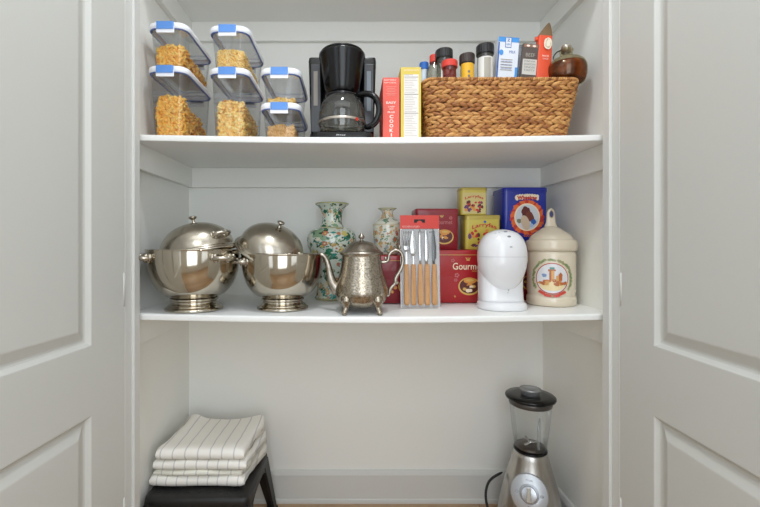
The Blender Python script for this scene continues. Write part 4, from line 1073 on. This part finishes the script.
# ------------------------------------------------------------------ white kitchen appliance
ya = 1.135; xa = X(501.3, ya); za = z1(xa, 1.075)
ap = thing('countertop_appliance', 'white rounded countertop appliance standing in front of the red tins', 'kitchen appliance', (xa, ya, za))
b = MB()
def ell(rx, ry, z, cy=0, n=48, e=2.3):
    pts = []
    for j in range(n):
        a = 2 * pi * j / n; c, s = cos(a), sin(a)
        pts.append((rx * abs(c) ** (2 / e) * (1 if c >= 0 else -1), cy + ry * abs(s) ** (2 / e) * (1 if s >= 0 else -1), z))
    return pts
b.rings([ell(0.063, 0.061, 0.0), ell(0.0655, 0.0635, 0.003), ell(0.0655, 0.0635, 0.012), ell(0.064, 0.062, 0.018), ell(0.058, 0.056, 0.022, 0.002)], white_pl)
b.build('base', ap)
b = MB()
b.rings([ell(0.0600, 0.050, 0.0215, 0.006, e=3), ell(0.0590, 0.047, 0.03, 0.008, e=3), ell(0.0590, 0.044, 0.06, 0.010, e=3), ell(0.0600, 0.044, 0.10, 0.010, e=3), ell(0.0600, 0.046, 0.14, 0.008, e=3)], white_pl)
b.build('column', ap)
b = MB(); TOP = Z(229.3, ya) - za
HP = [(292, 1.5), (291.3, 6), (289.5, 10.5), (286.5, 14.5), (282, 18), (276, 21), (268, 23.5), (260, 24.6), (252, 24.5), (246, 23.5), (241, 21.7), (237, 19.2), (233.8, 15.8), (231.6, 11.5), (230.1, 6.5), (229.4, 2)]
HP = [(Z(y, ya) - za, w_ * ya / F * .95) for y, w_ in HP]
def hood_at(z):
    for (z0, w0_), (z1_, w1_) in zip(HP, HP[1:]):
        if z0 <= z <= z1_: return w0_ + (w1_ - w0_) * (z - z0) / (z1_ - z0)
    return HP[-1][1]
R = [ell(w_, w_ * .95, z, -0.004, e=2.15) for z, w_ in HP]
b.rings(R, white_pl); b.build('hood', ap)
b = MB(); sm = mat('seam_grey', (178, 180, 184), 0.4)
zs_ = Z(256.5, ya) - za; w_ = hood_at(zs_)
b.rings([ell(w_ + .0004, w_ * .95 + .0004, z, -0.004, e=2.15) for z in (zs_ - .0005, zs_ + .0005)], sm, False, False); b.build('seam', ap)
def onhood(u, v):   # point on the hood's front at height v, sideways u
    rx = hood_at(v); ry = rx * .95
    c = min(.99, abs(u) / rx); s = (1 - c ** 2.15) ** (1 / 2.15)
    return (u, -0.004 - ry * s, v)
b = MB(); gy = mat('detail_grey', (132, 134, 138), 0.35)
b.ball(onhood(-0.002, TOP - .0085), (0.006, 0.004, 0.0022), gy); b.build('button', ap)
b = MB(); b.ball(onhood(0.001, TOP - .022), (0.0052, 0.003, 0.0030), gy); b.build('button', ap)
b = MB(); b.ball(onhood(0.002, TOP - .050), (0.0042, 0.0016, 0.0024), sm); b.build('indicator', ap)
b = MB(); b.tube([(0.006, -0.0325, 0.050), (0.007, -0.035, 0.058), (0.0075, -0.036, 0.064)], 0.0020, sm, 8); b.tube([(0.0, -0.034, 0.0475), (0.003, -0.0345, 0.046), (0.006, -0.0345, 0.050)], 0.0018, sm, 8); b.build('lever', ap)
b = MB()
for k in range(-3, 4):
    if k == 0: continue
    z = TOP - 0.004 - 0.0022 * abs(k)
    p = onhood(k * 0.0095, z - .0015); b.ball(p, (0.0032, 0.0035, 0.0012), mat('vent_shade', (196, 198, 202), 0.4), 8, 5)  # small pale grey vent marks
b.build('vent', ap)

# ------------------------------------------------------------------ ceramic crock
yc = 1.197; xc = X(550.8, yc); zc_ = z1(xc, 1.127); P3 = yc / F
ck = thing('ceramic_crock', 'cream lidded ceramic crock with castle emblem in a leafy wreath', 'canister', (xc, yc, zc_))
ceram = mat('cream_ceramic', (214, 202, 180), 0.22, coat=0.4)
zq = lambda py: Z(py, yc) - zc_
def rq(px): return px * P3 * .885
b = MB()
cp = [(23.5, 0.0), (25.0, 0.002), (25.8, 0.006), (25.8, 0.020), (25.2, 0.026), (24.2, 0.030), (24.4, 0.034), (25.0, 0.040), (25.2, zq(262)), (25.2, zq(255)), (24.9, zq(253.5)), (24.2, zq(252.5)), (24.2, zq(251.2))]
b.lathe([(rq(r), z) for r, z in cp], ceram, 72)
RC = rq(25.2) + 0.0003
fnk = lambda u, v, l: ((RC + l * .0003) * sin(u / RC - 0.02), -(RC + l * .0003) * cos(u / RC - 0.02), v)
# the camera sees the crock from its left: turn the emblem to face it
ANG = math.atan2(xc, yc) * 1.0
fnk = lambda u, v, l: ((RC + l * .0003) * sin(u / RC - ANG + 0.05), -(RC + l * .0003) * cos(u / RC - ANG + 0.05), v)
cv = zq(277.0); er = 0.0445
ring_r = mat('emblem_red', (178, 62, 54), 0.3); skyc = mat('emblem_sky', (214, 214, 216), 0.3); ocre = mat('emblem_ochre', (206, 156, 92), 0.3); brick = mat('emblem_brick', (176, 100, 56), 0.3); lf = mat('emblem_leaf', (122, 142, 92), 0.3); lf2 = mat('emblem_olive', (150, 152, 108), 0.3); blu = mat('emblem_blue', (120, 146, 186), 0.3); teal = mat('emblem_teal', (84, 140, 130), 0.3)
b.disc(fnk, 0, cv, er, er, ring_r, 40, rings=5, layer=0); b.disc(fnk, 0, cv, er - .0025, er - .0025, skyc, 40, rings=5, layer=1)
b.disc(fnk, 0, cv - 0.020, er * .74, er * .34, mat('emblem_sand', (226, 206, 158), 0.3), 24, rings=3, layer=2)
rnd = random.Random(3)
for k in range(34):
    a = rnd.uniform(-.8, .8); b.disc(fnk, a * er, cv - 0.013 + rnd.uniform(-.008, .010) * (1 - abs(a)), rnd.uniform(.003, .007), rnd.uniform(.002, .005), rnd.choice([brick, ocre, brick, mat('emblem_rust', (192, 120, 70), 0.3)]), 8, layer=3 + k % 3, wob=.2)
b.rect(fnk, -0.007, 0.006, cv - 0.006, cv + 0.022, ocre, 5); b.rect(fnk, -0.007, -0.002, cv - 0.006, cv + 0.022, brick, 6); b.rect(fnk, -0.010, 0.009, cv + 0.021, cv + 0.026, brick, 6); b.rect(fnk, -0.006, 0.006, cv + 0.026, cv + 0.032, teal, 6)
b.rect(fnk, 0.010, 0.017, cv - 0.006, cv + 0.008, ocre, 5); b.rect(fnk, 0.017, 0.026, cv - 0.006, cv + 0.010, brick, 5); b.poly(fnk, [(0.015, cv + 0.009), (0.028, cv + 0.009), (0.0215, cv + 0.018)], brick, 6)
for k in range(7): b.disc(fnk, -0.022 + rnd.uniform(-.006, .006), cv + 0.010 + rnd.uniform(-.004, .005), .004, .0025, blu, 8, layer=4)
for k in range(46):
    a = -0.55 + (pi + 1.1) * k / 45; rr_ = er + 0.0095
    if 1.25 < a < 1.35 or 1.8 < a < 1.9: continue
    b.disc(fnk, rr_ * cos(a) + rnd.uniform(-.002, .002), cv + rr_ * sin(a) + rnd.uniform(-.002, .002), .0052, .0034, rnd.choice([lf, lf2]), 8, rot=a + rnd.uniform(.3, 1.8), layer=1 + k % 3)
for k in range(13):
    a = -pi / 2 - .62 + 1.24 * k / 12; rr_ = er + 0.004 
    b.disc(fnk, rr_ * cos(a) * 1.12, cv + rr_ * sin(a) + (-.001 if abs(a + pi / 2) < .4 else .001), .0052, .0042, mat('emblem_ribbon', (198, 72, 60), 0.3), 8, layer=4)
b.disc(fnk, 0, cv - er - .005, .0022, .0045, lf, 8, layer=6)
b.build('body', ck)
b = MB()
lp = [(24.6, 251.0), (25.8, 250.2), (26.4, 248.0), (26.4, 243.5), (26.2, 241.4), (25.2, 240.2), (23.4, 239.8), (22.8, 239.2), (22.4, 238.0), (20.8, 235.8), (18.0, 233.6), (14.5, 231.4), (11.0, 229.2), (8.0, 227.6), (5.0, 226.6), (3.6, 226.2)]
b.lathe([(rq(r), zq(y)) for r, y in lp], ceram, 72)
lid = b.build('lid', ck)
b = MB()
hk = zq(208.0) - zq(226.6); zk0 = zq(227.0)
R = []
for t, w_, d_ in ((0, .0150, .010), (0.12, .0130, .0085), (0.28, .0105, .007), (0.45, .0100, .006), (0.65, .0098, .0052), (0.83, .0082, .005), (0.94, .0052, .004), (1.0, .0022, .0025)):
    R.append(ell(w_ * 1.3, d_ * 1.1, zk0 + hk * t, 0, 24, 2.2))
b.rings(R, ceram)
b.build('finial', lid)
b = MB(); fnf = lambda u, v, l: (u - 0.0012, -0.0068 - .0003 * l, v)
b.disc(fnf, 0.0, zk0 + hk * .68, .0070, .0115, mat('medal_gold', (190, 170, 120), 0.3, 0.5), 20, layer=0); b.disc(fnf, 0, zk0 + hk * .68, .0054, .0095, mat('medal_blue', (70, 74, 120), 0.3), 20, layer=1)
b.build('medallion', lid)

# ------------------------------------------------------------------ stool with towels
st = thing('step_stool', 'low black plastic step stool in the left corner under the towels', 'stool', ((-0.5555 - 0.272) / 2, 1.198, 0))
SX0, SX1, SY0, SY1, SZ = -0.5555, -0.272, 1.068, 1.328, 0.226
w_, d_ = SX1 - SX0, SY1 - SY0
b = MB()
b.rings([rrect(w_ + .004, d_ + .004, .018, SZ - 0.030), rrect(w_, d_, .018, SZ - 0.008), rrect(w_ - .004, d_ - .004, .018, SZ - 0.002), rrect(w_ - .012, d_ - .012, .014, SZ), rrect(w_ - .03, d_ - .03, .01, SZ - 0.0005)], black_matte)
for i in range(9):
    for j in range(11):
        b.lathe([(0.004, SZ - 0.001), (0.003, SZ + 0.0006)], black_matte, 8, c=(-w_ / 2 + .03 + i * (w_ - .06) / 8, -d_ / 2 + .03 + j * (d_ - .06) / 10))
b.build('seat', st, loc=(0.0, 0, 0))
b = MB()   # side and end aprons
for s in (-1, 1):
    for ax in (0, 1):
        n = 16; rings = []
        L = (d_ if ax else w_) - 0.05; off = (w_ if ax else d_) / 2 - .003
        for i in range(n + 1):
            t = -1 + 2 * i / n; a = t * L / 2; zb_ = SZ - 0.032 - 0.035 * abs(t) ** 3
            k = [(s * (off - .006), a, zb_), (s * (off + 0.004), a, zb_), (s * off, a, SZ - 0.02), (s * (off - .006), a, SZ - 0.02)]
            if not ax: k = [(y, x, z) for x, y, z in k]
            rings.append(k)
        b.rings(rings, black_matte, smooth=False)
b.build('apron', st)
for sx in (-1, 1):
    for sy in (-1, 1):
        b = MB()
        # splayed corner leg with an L section
        R = []
        spl = 0.012 if sx < 0 else 0.022
        for t in (0, 0.3, 0.7, 1.0):
            z = (SZ - 0.022) * (1 - t); ox = sx * (w_ / 2 - .0 + spl * t * (1 if sx > 0 else 0.0)); oy = sy * (d_ / 2 + (.050 if sy > 0 else .015) * t)
            L = 0.055 - 0.025 * t; T = 0.008
            pts = [(ox, oy), (ox - sx * L, oy), (ox - sx * L, oy - sy * T), (ox - sx * T, oy - sy * T), (ox - sx * T, oy - sy * L), (ox, oy - sy * L)]
            R.append([(x, y, z) for x, y in pts])
        b.rings(R, black_matte, smooth=False)
        b.box(*sorted((ox + sx * .002, ox - sx * 0.036)), *sorted((oy + sy * .002, oy - sy * 0.036)), 0.0, 0.010, rubber)
        b.build('leg', st, bevel=0.002)

tw_m = [stripe_towel('towel_%d' % k, base, (202, 200, 198), 0.028 + .002 * k, 0.0021, .004 * k) for k, base in enumerate(((234, 231, 224), (235, 232, 225), (230, 228, 216), (238, 235, 228)))]
def towel(z0, th, x0, x1, y0, y1, m, label, seed, layers=2, top_fn=None, skew=0.0):
    """cloth folded at the front, its layers open at the sides"""
    rnd = random.Random(seed); b = MB()
    lt = th / layers; ph = rnd.uniform(0, 6)
    n = 30
    # one folded sheet: outline in (y, z) of a U open at the back
    outl = []
    ro = th / 2; ri = max(0.0008, th / 2 - lt * 0.92)
    N = 14
    outer_b = [(y1 - (y1 - y0 - ro) * t, 0.0) for t in [i / N for i in range(N + 1)]]
    arc = [(y0 + ro - ro * sin(a), ro - ro * cos(a)) for a in [pi * i / 10 for i in range(1, 10)]]
    outer_t = [(y0 + ro + (y1 - y0 - ro) * t, th) for t in [i / N for i in range(N + 1)]]
    inner_t = [(y1 - (y1 - y0 - ro) * t, th / 2 + ri) for t in [i / N for i in range(N + 1)]]
    iarc = [(y0 + ro - ri * sin(a), th / 2 + ri * cos(a)) for a in [pi * i / 6 for i in range(1, 6)]]
    inner_b = [(y0 + ro + (y1 - y0 - ro) * t, th / 2 - ri) for t in [i / N for i in range(N + 1)]]
    prof = outer_b + arc + outer_t + inner_t + iarc + inner_b
    rings = []
    for i in range(n + 1):
        t = i / n; ring = []
        ee = min(t, 1 - t); pin = 1 - 0.35 * max(0, 1 - ee / 0.03) ** 2
        for y, z in prof:
            v = (y - y0) / (y1 - y0)
            x = x0 + (x1 - x0) * t + skew * v + 0.003 * sin(v * 9 + ph) + (0.004 * sin(v * 14 + ph * 2) if i in (0, n) else 0)
            wz = 0.0012 * sin(x * 55 + ph) * (z / th) + 0.0010 * sin(v * 7 + x * 23 + ph)
            dy = 0.003 * sin(x * 30 + ph) * (1 - v)
            zz = th / 2 + (z - th / 2) * pin
            top = top_fn(x, v) * (z / th) if top_fn else 0
            ring.append((x, y + dy, z0 + zz + wz + top))
        rings.append(ring)
    b.rings(rings, m, True, True)
    return tag(b.build('folded_towel', subsurf=0, sharp=70), label, 'towel', 'striped towels on the stool')
t0 = SZ + 0.0022
towel(t0, 0.030, -0.566, -0.302, 1.112, 1.306, tw_m[0], 'striped cream towel at the bottom of the folded stack', 1, skew=.030)
towel(t0 + 0.0315, 0.014, -0.545, -0.300, 1.114, 1.306, tw_m[2], 'thinnest folded striped towel, second up in the stack', 2, skew=.026)
towel(t0 + 0.0470, 0.026, -0.552, -0.292, 1.112, 1.311, tw_m[1], 'striped cream towel directly under the top one of the stack', 3, skew=.022)
def topf(x, v):
    u = (x + 0.55) / 0.26
    return v * (0.017 * math.exp(-((u - 0.16) / .11) ** 2) + 0.014 * math.exp(-((u - 1.02) / .16) ** 2)) * v
towel(t0 + 0.0745, 0.030, -0.545, -0.298, 1.113, 1.318, tw_m[3], 'striped cream towel on top of the folded stack', 4, top_fn=topf, skew=.020)

# ------------------------------------------------------------------ blender appliance
yl = 1.2505; xl = X(530.3, yl)
bl = thing('countertop_blender', 'brushed steel blender with glass jar and black lid in the right corner', 'blender', (xl, yl, 0))
zl_ = lambda py: Z(py, yl)
b = MB()
b.lathe([(0.096, 0.0), (0.098, 0.003), (0.099, 0.012)], black_matte, 56); b.build('foot_ring', bl)
b = MB()
b.lathe([(0.0985, 0.0122), (0.099, 0.030), (0.0965, 0.060), (0.0915, 0.095), (0.0845, 0.130), (0.0760, 0.165), (0.0665, 0.198), (0.0575, 0.228), (0.0520, 0.250), (0.0495, 0.262), (0.047, 0.266)], brushed, 72)
b.build('motor_base', bl)
b = MB(); b.lathe([(0.0475, 0.2662), (0.0490, 0.267), (0.0490, 0.2705), (0.044, 0.2715)], black_pl, 48); b.build('seat_collar', bl)
# control dial, facing the camera
ang = -0.46
D = Matrix.Rotation(ang, 4, 'Z')
def tilt_frame(z, r, slope):
    return D @ Matrix.Translation((0, -r, z)) @ Matrix.Rotation(-slope, 4, 'X') @ Matrix.Rotation(pi / 2, 4, 'X')
M = tilt_frame(0.172, 0.0800, 0.30)
b = MB(); pl = mat('dial_silver', (196, 200, 206), 0.3, 0.6)
b.lathe([(0.054, -0.030), (0.054, 0.004), (0.052, 0.006), (0.0, 0.0065)], pl, 48, M=M, sx=.95, sy=1)
panel = b
b = MB()
b.lathe([(0.027, 0.0066), (0.027, 0.009), (0.0245, 0.010)], mat('knob_grey', (168, 172, 178), 0.3, 0.5), 32, M=M)
b.lathe([(0.0225, 0.010), (0.0225, 0.016), (0.021, 0.018)], mat('knob_silver', (186, 188, 192), 0.25, 0.8), 32, M=M); b.box(-0.0052, 0.0052, -0.019, 0.019, 0.018, 0.026, chrome, M=M)
b.build('knob', bl, bevel=0.001)
b = panel; mk = mat('print_slate', (110, 114, 120), 0.5)
fm = lambda u, v, l: tuple(M @ Vector((u, v, 0.0067 + .0002 * l)))
b.ring_print(fm, -0.034, 0.0, 0.004, 0.005, mk, 16, asp=.7); b.ring_print(fm, 0.034, 0.001, 0.004, 0.0052, mk, 16, asp=.7)
for q in (-2, 0, 2): b.rect(fm, 0.030, 0.038, 0.0006 + q * .001, 0.0012 + q * .001, mk, 1)
b.text(fm, 'PULSE', 0, 0.036, 0.004, mk, 1, w=0.018); b.ring_print(fm, 0, -0.036, 0.003, 0.004, mk, 16)
b.build('control_panel', bl)
# glass jar
b = MB()
zj0, zj1 = 0.272, 0.410
b.lathe([(0.0450, zj0), (0.0475, zj0 + .004), (0.0485, zj0 + .020), (0.0550, zj0 + .07), (0.0605, zj1 - .006), (0.0620, zj1)], glass_m, 56, cap0=False, cap1=False)
b.tube([(0.0, -0.0535, zj0 + .020), (0.0, -0.0565, zj0 + .07), (0.0, -0.0590, zj0 + .115)], [.0045, .0045, .0035], mat_clear('glass_rib', (236, 240, 240), 0.4, 0.05, 0.18), 10, flat=.5)
jr = b.build('glass_jar', bl)
b = MB(); b.lathe([(0.0420, zj0 + .002), (0.0440, zj0 + .004), (0.0440, zj0 + .008), (0.020, zj0 + .012), (0, zj0 + .012)], mat('gasket_dark', (92, 88, 84), 0.3, 0.8), 40)
for k in range(4):
    a = k * pi / 2 + .4; Rk = Matrix.Translation((0, 0, zj0 + .016)) @ Matrix.Rotation(a, 4, 'Z') @ Matrix.Rotation(-.5 if k % 2 else .15, 4, 'Y')
    b.box(0.003, 0.024, -0.004, 0.004, -.0006, .0006, chrome, M=Rk)
b.lathe([(0.006, zj0 + .0122), (0.006, zj0 + .020), (0.003, zj0 + .022)], chrome, 16)
b.build('blade_assembly', bl)
b = MB(); b.lathe([(0.0622, zj1 - .001), (0.0630, zj1), (0.0635, zj1 + .014), (0.062, zj1 + .0155)], mat('collar_smoke', (84, 80, 76), 0.3, 0.4), 56); b.build('jar_collar', bl)
b = MB(); b.lathe([(0.0640, zj1 + .0158), (0.0715, zj1 + .0165), (0.0740, zj1 + .021), (0.0735, zj1 + .025), (0.0705, zj1 + .0275), (0.050, zj1 + .0290), (0.0, zj1 + .0295)], black_pl, 64); b.build('lid', bl)
b = MB(); cp_m = mat_clear('cap_clear', (225, 228, 230), 0.5, 0.05, 0.25)
b.lathe([(0.027, zj1 + .0292), (0.0275, zj1 + .040), (0.0300, zj1 + .0425), (0.0305, zj1 + .0465), (0.028, zj1 + .048)], cp_m, 40); b.lathe([(0.0305, zj1 + .0432), (0.0315, zj1 + .0450), (0.0305, zj1 + .0475)], mat('cap_rim', (176, 178, 180), 0.25, 0.7), 40, cap0=False, cap1=False)
b.build('measuring_cap', bl)
b = MB()
yc_ = 1.60 - yl
cpts = [(X(505.5, 1.262) - xl, 0.03, Z(475, 1.262)), (X(494, 1.262) - xl, 0.02, Z(478.5, 1.262)), (X(488, 1.262) - xl, 0.015, Z(483, 1.262)), (X(484, 1.262) - xl, 0.0, Z(491, 1.262)), (X(484, 1.262) - xl, -0.01, Z(500, 1.262)), (X(487.5, 1.262) - xl, -0.02, Z(509, 1.262)), (X(492, 1.25) - xl, -0.03, 0.03), (X(496, 1.25) - xl, -0.05, 0.0035), (X(480, 1.25) - xl, -0.10, 0.0035), (X(470, 1.25) - xl, -0.04, 0.0035)]
b.tube(cpts, 0.0042, rubber, 10); b.build('power_cord', bl, subsurf=2)

# ------------------------------------------------------------------ lights
def area(name, loc, rot, sx, sy, power, col, shape='RECTANGLE'):
    l = bpy.data.lights.new(name, 'AREA'); l.shape = shape; l.size = sx; l.size_y = sy; l.energy = power; l.color = col
    o = bpy.data.objects.new(name, l); C.objects.link(o); o.location = loc; o.rotation_euler = rot
    return o
# ceiling lamp in front of the closet
lamp = area('ceiling_light', (0.05, 0.53, 2.36), (0, 0, 0), 0.18, 0.18, 9.0, (0.94, 0.985, 1.03), 'DISK')
b = MB(); b.lathe([(0.19, 2.439), (0.20, 2.43), (0.20, 2.385), (0.185, 2.38)], trim_m, 40, c=(0.05, 0.53)); struct(b.build('trim_8'))
# daylight panels behind the camera; the outer pair is added fill for side walls
for (x0, x1), P_ in zip(WINS, (5.0, 15.0, 5.0)):
    area('window_daylight', ((x0 + x1) / 2, -0.67, (WZ0 + WZ1) / 2), (radians(90), 0, 0), x1 - x0 - .02, WZ1 - WZ0 - .02, P_, (0.925, 0.98, 1.03))
# broad panel added behind the camera, standing in for ceiling bounce onto side walls
area('room_ceiling_light', (0.05, -0.10, 2.42), (0, 0, 0), 3.2, 0.9, 11, (0.95, 0.99, 1.03))

w = bpy.data.worlds.new('world'); bpy.context.scene.world = w; w.use_nodes = True
w.node_tree.nodes['Background'].inputs[0].default_value = (0.75, 0.85, 1.0, 1); w.node_tree.nodes['Background'].inputs[1].default_value = 1.0

# ------------------------------------------------------------------ camera
cd = bpy.data.cameras.new('camera'); cam = bpy.data.objects.new('camera', cd); C.objects.link(cam)
cd.sensor_width = 36; cd.lens = 36 * F / 760; cd.shift_x = 30 / 760; cd.shift_y = -5.5 / 760; cd.clip_start = 0.02
cam.location = (0, 0, EYE); cam.rotation_euler = (radians(90), 0, 0)
sc = bpy.context.scene; sc.camera = cam
sc.view_settings.view_transform = 'Standard'; sc.view_settings.look = 'None'; sc.view_settings.gamma = 1; sc.view_settings.use_curve_mapping = False
sc.view_settings.exposure = -0.15
sc.cycles.use_denoising = True
sc.cycles.transparent_max_bounces = 24
sc.cycles.max_bounces = 12; sc.cycles.diffuse_bounces = 8; sc.cycles.glossy_bounces = 6
sc.cycles.caustics_reflective = False; sc.cycles.caustics_refractive = False
sc.cycles.sample_clamp_indirect = 6
